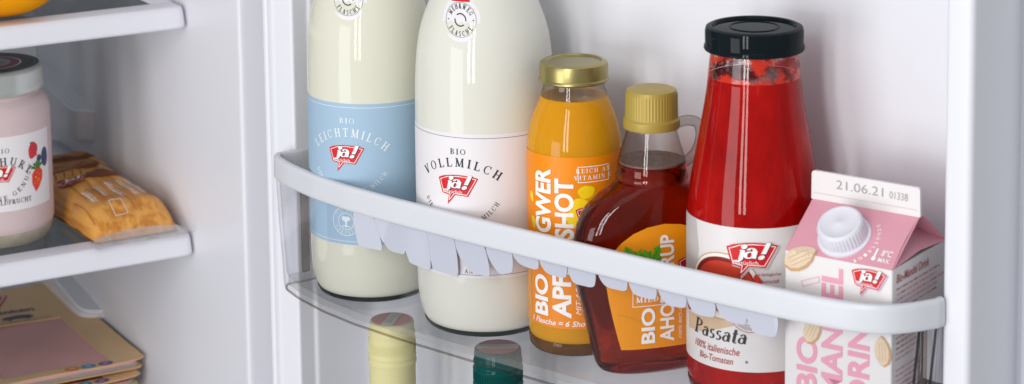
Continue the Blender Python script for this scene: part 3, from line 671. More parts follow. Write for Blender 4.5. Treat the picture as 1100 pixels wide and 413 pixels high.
# ================================================================== ginger-apple juice bottle
def juice_bottle():
    x, y = -8.2, 52.4
    t = thing('juice_bottle', 'orange ginger juice bottle with gold lid between milk and syrup', 'juice bottle', (x, y, 0)); phi = facing(x, y)
    prof = [(0, 0), (25, 0), (28, 1), (29.8, 4), (30.2, 12), (30.2, 60), (30.2, 118), (30.2, 126), (29.7, 134), (28.3, 141), (26.2, 148.5), (23.2, 156), (20.9, 161.5), (19.4, 166), (18.7, 169), (18.9, 174)]
    link('juice', lathe([(0, 6), (27, 6), (29, 8)]+[(r-.15, z) for r, z in smooth_profile(prof[4:12], 4)]+[(21.3, 160.2), (20.6, 161.2), (0, 161.2)], 96), 'juice', t)
    link('glass_foot', lathe([(0, 1), (23, .9), (25, .05), (27.6, .05), (29.4, 2.2), (29.9, 6), (29.6, 8.2), (28, 8.4), (0, 6.5)], 96), 'glass_base_amber', t)
    link('glass_neck', lathe([(20.9, 161.4), (19.6, 165.6), (18.9, 169), (18.9, 174)], 96, close=False), 'jglass', t)
    lid = link('lid', lathe([(0, 171), (21.4, 170.6), (22.3, 171.4), (22.2, 172.6), (21.7, 173.2), (21.8, 180), (21.2, 182.4), (19.2, 183.6), (17.6, 183.5), (16.8, 182.5), (0, 182.3)], 96), 'cap_gold', t)
    lab = wrap_label('label', 'paper_orange', t, prof, phi, -47, 44, 18.5, 128.5)
    f = wrapmap(prof, phi); I = Ink()
    q = pi/2
    W_ = 'ink_white'
    I.text('INGWER', -15.2, 65, 55.5, 12.6, W_, q, bold=.035, layer=3)
    I.text('SHOT', -.6, 76.5, 38.5, 12.2, W_, q, bold=.035, layer=3)
    I.text('BIO', -17.8, 25.6, 26, 11.4, W_, q, bold=.035, layer=3)
    I.text('APFEL', -2.6, 25.6, 44, 12.2, W_, q, bold=.035, layer=3)
    I.text('MIT ACEROLA', 3.4, 28, 34, 3.2, W_, q, bold=0, shear=.25, layer=3)
    I.text('1 Flasche = 6 Shots', -32, 20.2, 42, 3.6, W_, 0, bold=.015, shear=.3, layer=3)
    I.line([(2.2, 122.6), (22.8, 122.6), (22.8, 112.8), (2.2, 112.8)], .45, W_, 3, closed=True)
    I.serif('REICH AN', 12.5, 118.7, 2.7, W_, centre=True, sp=.3, fat=1.1, layer=3); I.serif('VITAMIN C', 12.5, 114.4, 2.7, W_, centre=True, sp=.3, fat=1.1, layer=3)
    # ginger slices and roots
    for gx, gz, rx, rz, ro in ((7.4, 106.3, 6.2, 5.0, .2), (3.4, 98, 6.8, 5.2, -.1), (-.4, 89.5, 5.6, 6.6, .4)):
        I.disc(gx, gz, rx, rz, 'ink_gold', 1, 20, ro, .05); I.disc(gx-.2, gz+.3, rx-.9, rz-.9, 'ink_yellow', 2, 20, ro, .05)
    for gx, gz, rx, rz in ((-30.5, 84, 2.2, 4), (-32.5, 100, 2, 3.4), (-29, 68, 3, 5)): I.disc(gx, gz, rx, rz, 'ink_yellow', 1, 14, .3, .1)
    I.poly([(-41, 19), (-35, 19), (-33.6, 30), (-34.6, 46), (-33, 62), (-36, 66), (-41, 64)], 'ink_straw', 1)
    I.disc(13, 97, 3.2, 6.5, 'ink_green', 1, 14, -.5, .08)
    I.poly([(33.5, 120), (42, 120), (42, 84), (33.5, 84)], 'ink_white', 1)
    I.finish('lettering', lab, f, grid=4)
    J = Ink(); bubble(J, 10.5, 91.5, 20, 'ink_crimson', 2, navy=False, sub=True, tilt=-.0); J.finish('logo', lab, f, off=.35, grid=4)
M['glass_base_amber'] = mat('amber_glass_foot', srgb(92, 60, 28), .08, coat=1, noise=.4, nscale=120)
juice_bottle()

# ================================================================== maple syrup flagon
def syrup_bottle():
    x, y = 52.8, 52.0; rot = radians(58)
    t = thing('syrup_bottle', 'dark maple syrup flagon with olive gold cap and orange label', 'syrup bottle', (x, y, 0), rot)
    # local x across the bottle, local -y is the front
    W = [(33, 0), (36, 2.2), (38.4, 10), (41.5, 23), (45, 38), (48.6, 52), (50.2, 64), (50.4, 76), (49.4, 86), (47, 95), (42, 103), (35, 109), (27, 113.5), (22.5, 116.5)]
    Wp = smooth_profile(W, 4)
    def halfw(z): return interp(Wp, z)
    def depth(z): return interp([(17, 0), (19.5, 3), (20.5, 12), (21, 40), (21, 90), (21, 104), (21.3, 112), (21.2, 117)], z)
    def cross(z, n=96, grow=0):
        a, b = halfw(z)+grow, depth(z)+grow; e = 2/ (2.5 if z < 100 else 2.5-.5*(z-100)/17)
        out = []
        for k in range(n):
            th = 2*pi*k/n; c_, s_ = cos(th), sin(th)
            out.append((a*math.copysign(abs(c_)**e, c_), b*math.copysign(abs(s_)**e, s_)))
        return out
    bm = bmesh.new(); rings = []
    zs = [0.05, 1.2, 3, 6]+lin(10, 100, 24)+[103, 106, 108.5, 110.5, 112, 113.5, 115, 116.5]
    for z in zs: rings.append([bm.verts.new((px_, py_, z)) for px_, py_ in cross(z)])
    for r, z in ((20.4, 117.6), (20.9, 119), (21.6, 121.5), (21.7, 124), (21.2, 127.6), (20.9, 128.4)):
        rings.append([bm.verts.new((r*cos(2*pi*k/96), r*sin(2*pi*k/96), z)) for k in range(96)])
    for r0, r1 in zip(rings, rings[1:]):
        for k in range(96): bm.faces.new((r0[k], r0[(k+1) % 96], r1[(k+1) % 96], r1[k]))
    bm.faces.new(rings[0]); bm.faces.new(rings[-1]); bmesh.ops.recalc_face_normals(bm, faces=bm.faces)
    link('bottle_body', bm, 'syrup', t, sharp=60)
    link('foam', lathe([(0, 128.9), (20.4, 128.7), (20.3, 129.9), (15, 129.3), (0, 129.6)], 64), 'foam', t)
    link('glass_neck', lathe([(21.1, 128.6), (20.3, 131.5), (18.6, 137), (16.8, 143), (15.2, 149), (14.6, 153), (14.6, 156)], 96, close=False), 'sglass', t)
    link('glass_ring', lathe([(21.2, 117.2), (22.3, 118.6), (22.3, 120.4), (21.9, 121.6)], 96, close=False), 'sglass', t)
    # cap with fine ribs and a tamper ring
    bm = bmesh.new(); n = 208; rings = []
    for r, z, rib in ((14.8, 150, 0), (17.2, 150.2, 0), (17.5, 151.2, 0), (17.3, 155.4, 0), (16.3, 156.6, .0), (16.1, 157.4, .17), (15.9, 171, .17), (15.7, 172, .0), (15.2, 173.6, 0), (13.5, 174.3, 0)):
        rings.append([bm.verts.new(((r+(rib if k % 4 < 2 else -rib))*cos(2*pi*k/n), (r+(rib if k % 4 < 2 else -rib))*sin(2*pi*k/n), z)) for k in range(n)])
    for r0, r1 in zip(rings, rings[1:]):
        for k in range(n): bm.faces.new((r0[k], r0[(k+1) % n], r1[(k+1) % n], r1[k]))
    bm.faces.new(rings[0]); bm.faces.new(rings[-1]); bmesh.ops.recalc_face_normals(bm, faces=bm.faces)
    link('screw_cap', bm, 'cap_olive', t, sharp=30)
    hp = rounded([(15.5, 0, 151) and (15.5, 151), (24, 152.5), (31.5, 150), (33, 141), (29.5, 131), (21.5, 125.5)], 6, 5)
    link('handle', tube([(a, 0, b) for a, b in hp], 3.3, 16), 'sglass_solid', t)
    # label on the curved front
    def f(a, z, off):
        w_, d = halfw(z), depth(z); e = 2.5 if z < 100 else 2.5-.5*(z-100)/17
        q = max(0., 1-(abs(a)/w_)**e)**(1/e)
        return Vector((a, -(d*q)-off, z))
    out = [(-27, 17), (-29, 24), (-32, 36), (-34.6, 48), (-36.6, 60), (-37.4, 66), (-36, 72), (-32.5, 79), (-27, 85), (-20, 90), (-11, 93.4), (0, 94.8)]
    out = out+[(-a, z) for a, z in out[::-1][1:]]
    L = Ink(); L.poly(out, 'paper_amber', 0); lab = L.finish('label', t, f, off=.2, grid=4)
    I = Ink(); Wm = 'ink_white'; q = pi/2
    I.text('BIO', -6.4, 20.5, 22.5, 8.8, Wm, q, bold=.03, layer=3)
    I.text('AHORNSIRUP', 6.2, 20.5, 67.5, 9.4, Wm, q, bold=.03, layer=3)
    I.text('100% BIO-QUALITÄT', 11.6, 21.5, 38, 2.9, Wm, q, shear=.25, layer=3); I.text('AUS KANADA', 16.8, 21.5, 25, 2.9, Wm, q, shear=.25, layer=3)
    I.line([(-20.5, 53), (-1.6, 53), (-1.6, 44.4), (-20.5, 44.4)], .5, Wm, 3, closed=True)
    I.serif('MILD', -11.3, 46.9, 3.5, Wm, centre=True, sp=.25, fat=1.6, layer=3)
    I.line([(-30, 40), (-22, 37.5), (-12, 33), (-4, 31.5)], .5, 'ink_gold', 2)
    def leaf(cx, cz, s_, ro):
        o_ = [(0, -.55), (.12, -.2), (.5, -.38), (.45, -.2), (.95, -.05), (.72, .12), (.82, .42), (.48, .34), (.36, .52), (.2, .3), (.16, .62), (.3, .66), (0, 1.05), (-.3, .66), (-.16, .62), (-.2, .3), (-.36, .52), (-.48, .34), (-.82, .42), (-.72, .12), (-.95, -.05), (-.45, -.2), (-.5, -.38), (-.12, -.2)]
        T_ = lambda u, v: (cx+s_*(u*cos(ro)-v*sin(ro)), cz+s_*(u*sin(ro)+v*cos(ro)))
        I.poly([T_(u, v) for u, v in o_], 'ink_green', 1)
        for u, v in ((0, .9), (.7, .1), (-.7, .1), (.4, .4), (-.4, .4)): I.line([T_(0, -.2), T_(u, v)], s_*.035, 'ink_dgreen', 2)
    leaf(-20.5, 73.5, 10, .45); leaf(-8.2, 72.5, 10.5, -.5)
    I.finish('lettering', lab, f, off=.3, grid=4)
    J = Ink(); bubble(J, 19.5, 66.5, 22, 'ink_crimson', 2, navy=False, sub=False); J.finish('logo', lab, f, off=.4, grid=4)
M['sglass_solid'] = clear('handle_glass', (.86, .85, .84), (.22, .20, .20), 1.6, .01, power=2)
syrup_bottle()

# ================================================================== passata bottle
def passata_bottle():
    x, y = 123.5, 59
    t = thing('passata_bottle', 'large tomato passata bottle with black lid and marbled white label', 'passata bottle', (x, y, 0)); phi = facing(x, y)-radians(0)
    prof = [(0, 0), (34, 0), (37.5, 1.4), (39.3, 5), (40, 11), (40.2, 20), (40.2, 60), (40.2, 98), (40.0, 108), (39.3, 118), (38.0, 128), (36.0, 140), (33.8, 152), (31.6, 164), (29.7, 175), (28.4, 184), (27.6, 191), (26.6, 199), (26.0, 205)]
    sp = smooth_profile(prof[4:17], 4)
    link('passata_fill', lathe([(0, 5), (36, 5), (38.8, 7.5)]+[(r-.15, z) for r, z in sp if z <= 190.6]+[(27.2, 191.4), (0, 191.2)], 128), 'passata', t)
    link('glass_foot', lathe([(0, 1), (31, 1), (33.5, .05), (37, .05), (38.9, 3), (39.6, 7), (38.6, 8), (0, 6)], 96), 'glass_base_red', t)
    link('glass_neck', lathe([(27.5, 191.5), (26.9, 197), (26.2, 203), (26.0, 209)], 96, close=False), 'pglass', t)
    link('lid', lathe([(0, 208), (27.6, 207.2), (29.4, 207.2), (29.9, 208), (29.7, 209.6), (29.1, 210.4), (29.2, 218.6), (28.6, 220.7), (26.6, 221.7), (25.0, 221.5), (24.0, 220.1), (15, 220.4), (14.6, 220.9), (14, 220.4), (0, 220.6)], 128), 'cap_black', t, sharp=35)
    lab = wrap_label('label', 'paper_grey', t, prof, phi, -62, 62, 22.5, 109.4, n=80)
    f = wrapmap(prof, phi); I = Ink()
    I.poly([(-60, 109), (-40, 109), (-37, 92), (-39, 78), (-44, 70), (-60, 66)], 'ink_shade', .4)
    I.poly([(14, 62), (22, 74), (30, 95), (33, 109), (60, 109), (60, 60)], 'ink_shade', .4)
    # bowl of tomato soup seen from above
    I.disc(-19, 73, 23.5, 20.5, 'ink_rim', 1, 40); I.disc(-19, 73.2, 22.6, 19.6, 'ink_bowl', 1.6, 40); I.disc(-19.4, 74, 20.4, 16.8, 'ink_dtom', 2.2, 40); I.disc(-18.3, 73, 19, 15.6, 'ink_tom', 2.8, 40, 0, .01)
    I.disc(2.6, 77.5, 2.2, 4.6, 'ink_straw_red', 3.4, 14, .4)
    I.poly([(-50, 50), (-50, 40), (-34, 42), (-12, 50), (-2, 56), (-8, 60), (-30, 52)], 'ink_board', .8)
    for tx, tz in ((-49, 56), (-43.5, 61), (-51, 66)): I.disc(tx, tz, 4.6, 5, 'ink_dtom', 2, 18); I.disc(tx+.6, tz+.5, 3.8, 4.2, 'ink_tom', 2.6, 18); I.line([(tx-2, tz+4), (tx+2, tz+5)], .6, 'ink_dgreen', 3.2)
    # round seal
    sx, sz = -2, 57.5
    I.disc(sx, sz, 12, 11.2, 'paper_white', 3.4, 32); I.ring(sx, sz, 11.4, .5, 'ink_dred', 4, ry=10.6); I.ring(sx, sz, 7.2, .4, 'ink_dred', 4, ry=6.6)
    I.arc('DEMETER', sx, sz, 7.9, 2.6, 'ink_grey', 90, 130, fat=1.2, layer=4) if False else None
    I.arc('OHNE ZUCKER'.replace('Z', 'S'), sx, sz, 7.8, 2.6, 'ink_grey', 90, 150, fat=1.2, layer=4) if False else None
    I.arc('OLIO DI MOLISE', sx, sz, 7.9, 2.5, 'ink_grey', -90, 175, inside=True, fat=1.2, layer=4) if False else None
    for k in range(26):
        a = radians(180+k*7.2); I.line([(sx+8.2*cos(a), sz+7.6*sin(a)), (sx+10.1*cos(a), sz+9.4*sin(a))], .55, 'ink_grey', 4)
    I.disc(sx-2.4, sz-2.6, 1.5, 1.3, 'ink_dgreen', 4.2, 12); I.disc(sx+3.2, sz-2.4, 1.6, 1.5, 'ink_dtom', 4.2, 12); I.disc(sx, sz+1, 1.6, 2, 'ink_grey', 4.2, 12)
    I.serif('Passata', -41.5, 40.5, 9.6, 'ink_black', -.03, sp=.05, fat=1.25, shear=.22, wd=37, layer=2)
    I.text('100% italienische', -40.6, 32.3, 32.5, 4.6, 'ink_dred', -.01, bold=.01, shear=.2, layer=2)
    I.text('Bio-Tomaten', -36, 26.4, 24, 4.0, 'ink_dred', -.01, bold=.01, shear=.2, layer=2)
    I.text('aus biologischer', .5, 80.6, 16, 2.3, 'ink_dred', 0, shear=.1, layer=4); I.text('Landwirtschaft', .5, 76.6, 14.5, 2.2, 'ink_dred', 0, shear=.1, layer=4)
    I.disc(-4, 28.6, .9, .9, 'ink_grey', 1, 10)
    I.finish('lettering', lab, f, grid=4)
    J = Ink(); bubble(J, -1, 92.3, 29.5, 'ink_red', 5, shadow='ink_shade', navy=True); J.finish('logo', lab, f, off=.5, step=.1, grid=4)
M['glass_base_red'] = mat('dark_red_glass_foot', srgb(80, 18, 14), .1, coat=1)
GL['t'] = GL['t']
passata_bottle()

# ================================================================== almond drink carton
def carton():
    x, y = 171, 20.5; rz = radians(4.2); W_, D_, HZ = 68, 69, 103
    FY, FZ0, FZ1 = 33.5, 125.6, 142.2
    t = thing('drink_carton', 'white and pink almond drink carton with white screw cap at the shelf end', 'drink carton', (x, y, 0), rz)
    # body
    bm = bmesh.new(); pts = rounded([(W_/2, 0), (W_, 0), (W_, D_), (0, D_), (0, 0), (W_/2, 0)], 1.2, 3)
    lo = [bm.verts.new((a, b, .1)) for a, b in pts[:-1]]; hi = [bm.verts.new((a, b, HZ)) for a, b in pts[:-1]]; n = len(lo)
    for i in range(n): bm.faces.new((lo[i], lo[(i+1) % n], hi[(i+1) % n], hi[i]))
    bm.faces.new(lo); bm.faces.new(hi); bmesh.ops.recalc_face_normals(bm, faces=bm.faces)
    body = link('carton_body', bm, 'carton', t, sharp=50)
    # gable: front and rear slopes, tucked side triangles, fin
    def solid(name, faces, m, parent, thick=.5):
        b = bmesh.new()
        for fc in faces: b.faces.new([b.verts.new(p) for p in fc])
        bmesh.ops.remove_doubles(b, verts=b.verts, dist=.01); bmesh.ops.recalc_face_normals(b, faces=b.faces)
        r = bmesh.ops.solidify(b, geom=b.faces[:], thickness=thick)
        return link(name, b, m, parent, sharp=25)
    # front slope with softly bowed side edges
    def slope(v, y0, z0, y1, z1, x0a, x1a, sag):
        return (y0+(y1-y0)*v, z0+(z1-z0)*v+sag*sin(pi*v), x0a+(.9)*sin(pi*v), x1a-(.9)*sin(pi*v))
    fr = []; NV = 10
    for j in range(NV):
        a = slope(j/NV, -.15, HZ, FY, FZ0, .2, W_-.2, .7); b = slope((j+1)/NV, -.15, HZ, FY, FZ0, .2, W_-.2, .7)
        for i in range(6):
            u0, u1 = i/6, (i+1)/6; X = lambda r, u: r[2]+(r[3]-r[2])*u
            fr.append([(X(a, u0), a[0], a[1]), (X(a, u1), a[0], a[1]), (X(b, u1), b[0], b[1]), (X(b, u0), b[0], b[1])])
    front = solid('gable_front', fr, 'carton_pink', t)
    solid('gable_back', [[(0, D_, HZ), (W_, D_, HZ), (W_+1, FY+3, FZ0), (-1, FY+3, FZ0)]], 'carton_pink', t)
    for sgn, X in ((1, W_), (-1, 0)):
        inx = X-sgn*17
        solid('gable_fold', [[(X-sgn*.6, .5, HZ+.2), (X-sgn*.3, D_/2, HZ+2.2), (inx, FY+1, FZ0-4)], [(X-sgn*.3, D_/2, HZ+2.2), (X-sgn*.6, D_-.5, HZ+.2), (inx, FY+1, FZ0-4)],
                             [(X-sgn*.6, .5, HZ+.2), (inx, FY+1, FZ0-4), (X, FY-.2, FZ0)], [(X-sgn*.6, D_-.5, HZ+.2), (inx, FY+1, FZ0-4), (X, FY+2.5, FZ0)]], 'carton_pink', t)
    fin = link('top_fin', prism_xz(rounded([(W_/2, FZ0-.4), (W_+.8, FZ0-.4), (W_+.4, FZ1), (-.6, FZ1), (-.8, FZ0-.4), (W_/2, FZ0-.4)], [0, .5, 2.2, 2.2, .5, 0], 4)[:-1], FY-.9, FY+1.4), 'carton', t, sharp=60)
    def ff(a, z, off): return Vector((a, -off, z))
    fl = Vector((FY+.15, FZ0-HZ)); sl = fl.length; fu = fl.normalized()
    def fs(a, v, off):
        tt = v/sl
        if v < 0: return Vector((a, -.15-off, HZ+v))
        return Vector((a, -.15+fu.x*v-fu.y*off, HZ+fu.y*v+.7*sin(pi*max(0, min(1, tt)))+fu.x*off))
    def fd(a, z, off): return Vector((a, FY-.9-off, z))
    def sd(a, z, off): return Vector((W_+off, a, z))
    q = pi/2
    I = Ink()
    I.text('BIO', 21.5, 22, 32.5, 13.6, 'ink_pink', q, bold=.03)
    I.text('MANDEL', 37.5, 22, 76, 13.6, 'ink_pink', q, bold=.03)
    I.text('DRINK', 54.5, 22, 60, 13.6, 'ink_pink', q, bold=.03)
    def almond(ink, x_, z_, s_, ro, lay=2):
        o_ = [(0, -1), (.34, -.8), (.52, -.4), (.55, .1), (.42, .55), (.18, .88), (0, 1), (-.2, .86), (-.45, .5), (-.55, 0), (-.5, -.45), (-.3, -.82)]
        T_ = lambda u, v: (x_+s_*(u*cos(ro)-v*sin(ro)), z_+s_*(u*sin(ro)+v*cos(ro)))
        ink.poly([T_(u*1.05+.06, v*1.03) for u, v in o_], 'almond_d', lay); ink.poly([T_(u*.92-.03, v*.95+.02) for u, v in o_], 'almond', lay+.6)
        for k in range(3): ink.line([T_(-.2+.2*k, -.6), T_(-.15+.2*k, .6)], s_*.03, 'almond_d', lay+1)
    almond(I, 18.0, 59.5, 9.5, -.35); almond(I, 62.4, 55, 8.8, .12)
    I.line([(11, 86.5), (22, 91), (22.6, 88), (11.8, 83.5)], .4, 'ink_pink', 1, closed=True)
    I.finish('lettering', body, ff)
    J = Ink(); bubble(J, 54, 96.2-1.5, 21.5, 'ink_red', 3, shadow='ink_shadow', navy=True); J.finish('logo', body, ff, off=.3)
    K = Ink()
    K.text('Bio-Mandel Drink', 5, 93.8, 41, 5.2, 'ink_fine', 0, bold=.012, shear=.12)
    rnd = random.Random(3); z = 90
    while z > 6:
        a = 5; end = rnd.uniform(50, 63) if rnd.random() > .2 else rnd.uniform(18, 40)
        while a < end:
            l_ = rnd.uniform(2, 6.5); h_ = rnd.uniform(.6, 1.0)
            K.poly([(a, z), (a+l_, z), (a+l_, z+h_), (a, z+h_)], 'ink_pink' if rnd.random() < .6 else 'ink_fine'); a += l_+rnd.uniform(.8, 1.6)
        z -= 3.1 if rnd.random() > .16 else 6.5
    K.finish('fine_print', body, sd)
    almS = Ink(); almond(almS, 9.6, -2.6, 11.5, -1.0, 2); almS.finish('picture', front, fs, grid=1.2)
    S_ = Ink()
    S_.text('8°C', 57.6, 7.6, 6.4, 4.4, 'ink_white', 0, bold=.015); S_.text('MAX.', 57.2, 3.4, 7.4, 2.9, 'ink_white', 0, bold=.015)
    S_.line([(54.2, 5.5), (54.2, 11.6)], 1.2, 'ink_white'); S_.disc(54.2, 5.2, 1.3, 1.5, 'ink_white', 1.2)
    S_.finish('temperature_mark', front, fs); S_ = Ink()
    cxs, cvs = 31.0, 16.4
    for k, ch in enumerate('schütteln!'):
        a = radians(38-k*9.5); S_.text(ch, cxs+19.5*cos(a), cvs+18.5*sin(a), 1.7, 2.2, 'ink_white', a-q)
    S_.finish('lettering', front, fs)
    Dt = Ink(); Dt.text('21.06.21', 15.5, FZ0+8.0, 30, 5.2, 'ink_date', 0, bold=-.005); Dt.text('01338', 49.5, FZ0+7.8, 11.5, 4.2, 'ink_date', 0, bold=-.005)
    Dt.line([(1, FZ0+3.6), (W_-1, FZ0+3.6)], .25, 'ink_shade'); Dt.finish('date_print', fin, fd)
    # screw cap standing on the slope
    cap = bmesh.new(); n = 120; rings = []
    for r, z, rib in ((17.0, -1, 0), (17.0, .8, 0), (15.2, 1.3, 0), (15.0, 2.2, 0), (15.1, 2.6, .28), (14.5, 11, .28), (14.2, 11.8, 0), (13.4, 12.7, 0), (12.2, 12.9, 0), (11.6, 12.5, 0), (2.2, 12.6, 0), (1.6, 12.9, 0)):
        rings.append([cap.verts.new(((r+(rib if k % 3 < 2 else -rib))*cos(2*pi*k/n), (r+(rib if k % 3 < 2 else -rib))*sin(2*pi*k/n), z)) for k in range(n)])
    for r0, r1 in zip(rings, rings[1:]):
        for k in range(n): cap.faces.new((r0[k], r0[(k+1) % n], r1[(k+1) % n], r1[k]))
    cap.faces.new(rings[0]); cap.faces.new(rings[-1]); bmesh.ops.recalc_face_normals(cap, faces=cap.faces)
    nrm = Vector((0, -fu.y, fu.x)); ang = atan2(fu.y, fu.x)
    cap.transform(Matrix.Rotation(ang, 4, 'X') @ Matrix.Scale(.92, 4)); p = fs(cxs, cvs, .0); bmesh.ops.translate(cap, vec=p, verts=cap.verts)
    link('screw_cap', cap, 'cap_white', t, sharp=35)
def prism_xz(pts, y0, y1):
    bm = bmesh.new(); lo = [bm.verts.new((a, y0, b)) for a, b in pts]; hi = [bm.verts.new((a, y1, b)) for a, b in pts]; n = len(pts)
    for i in range(n): bm.faces.new((lo[i], lo[(i+1) % n], hi[(i+1) % n], hi[i]))
    bm.faces.new(lo); bm.faces.new(hi); bmesh.ops.recalc_face_normals(bm, faces=bm.faces); return bm
carton()

# ================================================================== two bottles standing one shelf lower
def low_bottle(label, x, y, m_cap, m_body, ztop, k=1., glass=True, band=.5):
    B = -325
    t = thing('screw_cap_bottle', label, 'bottle', (x, y, B), 0, 'bottles on the shelf below'); H = ztop-B; phi = facing(x, y)
    c = lambda L_: [(r*k, z) for r, z in L_]
    cap = c([(14, H-60), (15.9, H-60), (15.9, H-31), (16.3, H-30), (16.6, H-29), (16.6, H-27.6), (15.8, H-26.8), (15.7, H-26), (16.3, H-25.2), (16.5, H-24), (16.1, H-22.8), (15.9, H-22), (15.9, H-15), (16.3, H-14.3), (16.3, H-13), (15.6, H-12), (15.4, H-10.4), (16.0, H-9.4), (16.0, H-8.2), (15.5, H-7.2), (15.3, H-2), (14.8, H-.6), (13.8, H), (0, H)])
    link('screw_cap', lathe(cap, 96), m_cap, t, sharp=45)
    bm = bmesh.new()
    for i in range(72):
        a = 2*pi*i/72; r = 16.0*k
        b = box(-.25, .25, -.2, .2, H-21.5, H-15.6); b.transform(Matrix.Translation((r*cos(a), r*sin(a), 0)) @ Matrix.Rotation(a, 4, 'Z'))
        me = bpy.data.meshes.new('k'); b.to_mesh(me); b.free(); bm.from_mesh(me); bpy.data.meshes.remove(me)
    link('knurled_band', bm, m_cap, t, smooth=False)
    link('bottle_body', lathe(c([(0, 0), (34, 0), (36, 3), (36, 150), (35, 170), (28, 190), (19, 206), (15, 222), (14, H-62), (14, H-58), (0, H-58)]), 64), m_body, t, sharp=60)
    f = lambda u, v, off: Vector((u, v, H+off))
    S_ = Ink(); S_.disc(0, 0, 13.9*k, 13.9*k, 'ink_lidred', 0, 48); st = S_.finish('lid_sticker', t, f, off=.15)
    K = Ink(); ra = band; d = Vector((cos(ra), sin(ra))); nn = Vector((-d.y, d.x)); hw = 4*k; L_ = sqrt(13.9**2*k*k-hw*hw)
    K.poly([tuple(d*L_+nn*hw), tuple(-d*L_+nn*hw), tuple(-d*L_-nn*hw), tuple(d*L_-nn*hw)], 'ink_white', .5)
    K.line([tuple(-d*9*k+nn*.9), tuple(d*9*k+nn*.9)], .35, 'ink_grey', 1); K.line([tuple(-d*7*k-nn*.8), tuple(d*7*k-nn*.8)], .5, 'ink_grey', 1)
    K.finish('sticker_band', st, f, off=.3)
M['ink_lidred'] = mat('lid_red_ink', srgb(248, 122, 124), .4)
low_bottle('cream coloured screw-cap bottle under the blue-label milk bottle', -169.5, 52.5, 'cap_cream', 'green_glass', -20, 1., band=radians(117))
low_bottle('dark teal screw-cap bottle under the white-label milk bottle', -79, 58, 'cap_teal', 'green_glass', -21, 1.02, band=radians(39))
build_door_shelf('lower clear door shelf under the two screw-cap bottles', -325)

# ================================================================== things in the cabinet
def jar():
    x, y = cab(-135, 182); x += 1.5; y += 1
    t = thing('yoghurt_jar', 'glass jar of pink berry yoghurt with black and silver lid', 'yoghurt jar', (x, y, -25)); phi = facing(x, y)
    prof = [(0, 0), (36, 0), (40, 1.5), (43, 6), (44.8, 14), (45, 24), (45, 60), (45, 96), (44.2, 103), (42, 109), (38.6, 113.5), (37.8, 118)]
    link('jar_body', lathe([(0, 5), (41, 5)]+smooth_profile(prof[4:10], 4)+[(37.6, 113.6), (37.6, 118), (0, 118)], 96), 'yoghurt', t)
    link('glass_foot', lathe([(0, .6), (35, .1), (39.4, .1), (42.4, 4), (44, 9), (43.6, 11), (0, 6)], 96), 'jar_foot', t)
    lid = link('lid', lathe([(0, 117), (40.4, 117), (41.2, 118), (41.2, 121), (40.6, 122), (40.6, 132), (40, 134.5), (38, 136), (0, 136)], 96), 'lid_steel', t)
    f2 = lambda u, v, off: Vector((u, v, 136+off))
    I = Ink(); I.disc(0, 0, 37.6, 37.6, 'lid_black', 0, 64); I.ring(0, 0, 35.2, .5, 'lid_grey', 1, n=64); I.disc(0, 0, 24.5, 24.5, 'ink_white', 1, 48); I.disc(0, 0, 23.4, 23.4, 'lid_wine', 2, 48); I.disc(0, 0, 16.5, 16.5, 'lid_grey', 3, 48)
    I.arc('ERDBEERE WALDFRUCHT'.replace('DBEERE', 'DBEERE'), 0, 0, 9, 3.4, 'ink_black', -40, 200, inside=True, layer=4, fat=1.2)
    I.finish('lid_print', lid, f2, off=.1)
    lab = wrap_label('label', 'paper_white', t, prof, phi, -66, 52, 30, 88)
    f = wrapmap(prof, phi); K = Ink()
    K.serif('BIO', 2, 75.5, 3.6, 'ink_black', sp=.3)
    K.arc('JOGHURT', 8, 43, 23, 6.2, 'ink_black', 90, 108, fat=1.2)
    K.arc('OHNE GENUSS', 2, 68, 26, 3.6, 'ink_black', -62, 100, inside=True, fat=1.2)
    K.serif('WALDFRUCHT', -4, 35.4, 3.7, 'ink_black', wd=33, fat=1.2)
    for (bx, bz, s_) in ((32.5, 74, 5.2),): 
        K.disc(bx, bz, s_*.86, s_*1.25, 'ink_berry', 1, 20, -.2, .05); K.disc(bx-1.6, bz+s_*1.15, 1.4, .8, 'ink_dgreen', 2, 8)
        for k in range(14): K.disc(bx+random.uniform(-3, 3), bz+random.uniform(-4.6, 4.6), .9, .9, 'ink_straw_red', 2+.1*k, 8)
    K.poly([(34, 41), (37.5, 44), (41.5, 50), (42, 56), (39, 59.5), (34, 59), (30.5, 55), (30.5, 48)], 'ink_straw_red', 1)
    for k in range(12): K.disc(36+random.uniform(-3.6, 3.6), 51+random.uniform(-5, 6), .35, .5, 'ink_yellow', 2, 6)
    for a in (100, 130, 70, 40, 160): K.poly([(36.5, 58.5), (36.5+5.5*cos(radians(a-12)), 58.5+5.5*sin(radians(a-12))), (36.5+7*cos(radians(a)), 58.5+7*sin(radians(a))), (36.5+5.5*cos(radians(a+12)), 58.5+5.5*sin(radians(a+12)))], 'ink_dgreen', 2.5)
    K.disc(38.6, 66.5, 2.6, 2.8, 'ink_blue', 1, 16); K.disc(45.6, 66, 4.4, 7.6, 'ink_blue', 1, 20)
    K.finish('lettering', lab, f, grid=5)
    J = Ink(); bubble(J, 4, 58.3, 25, 'ink_red', 2, navy=True); J.finish('logo', lab, f, off=.3, grid=5)
M['jar_foot'] = mat('jar_glass_foot', srgb(166, 156, 140), .1, coat=1, noise=.3, nscale=90)
jar()

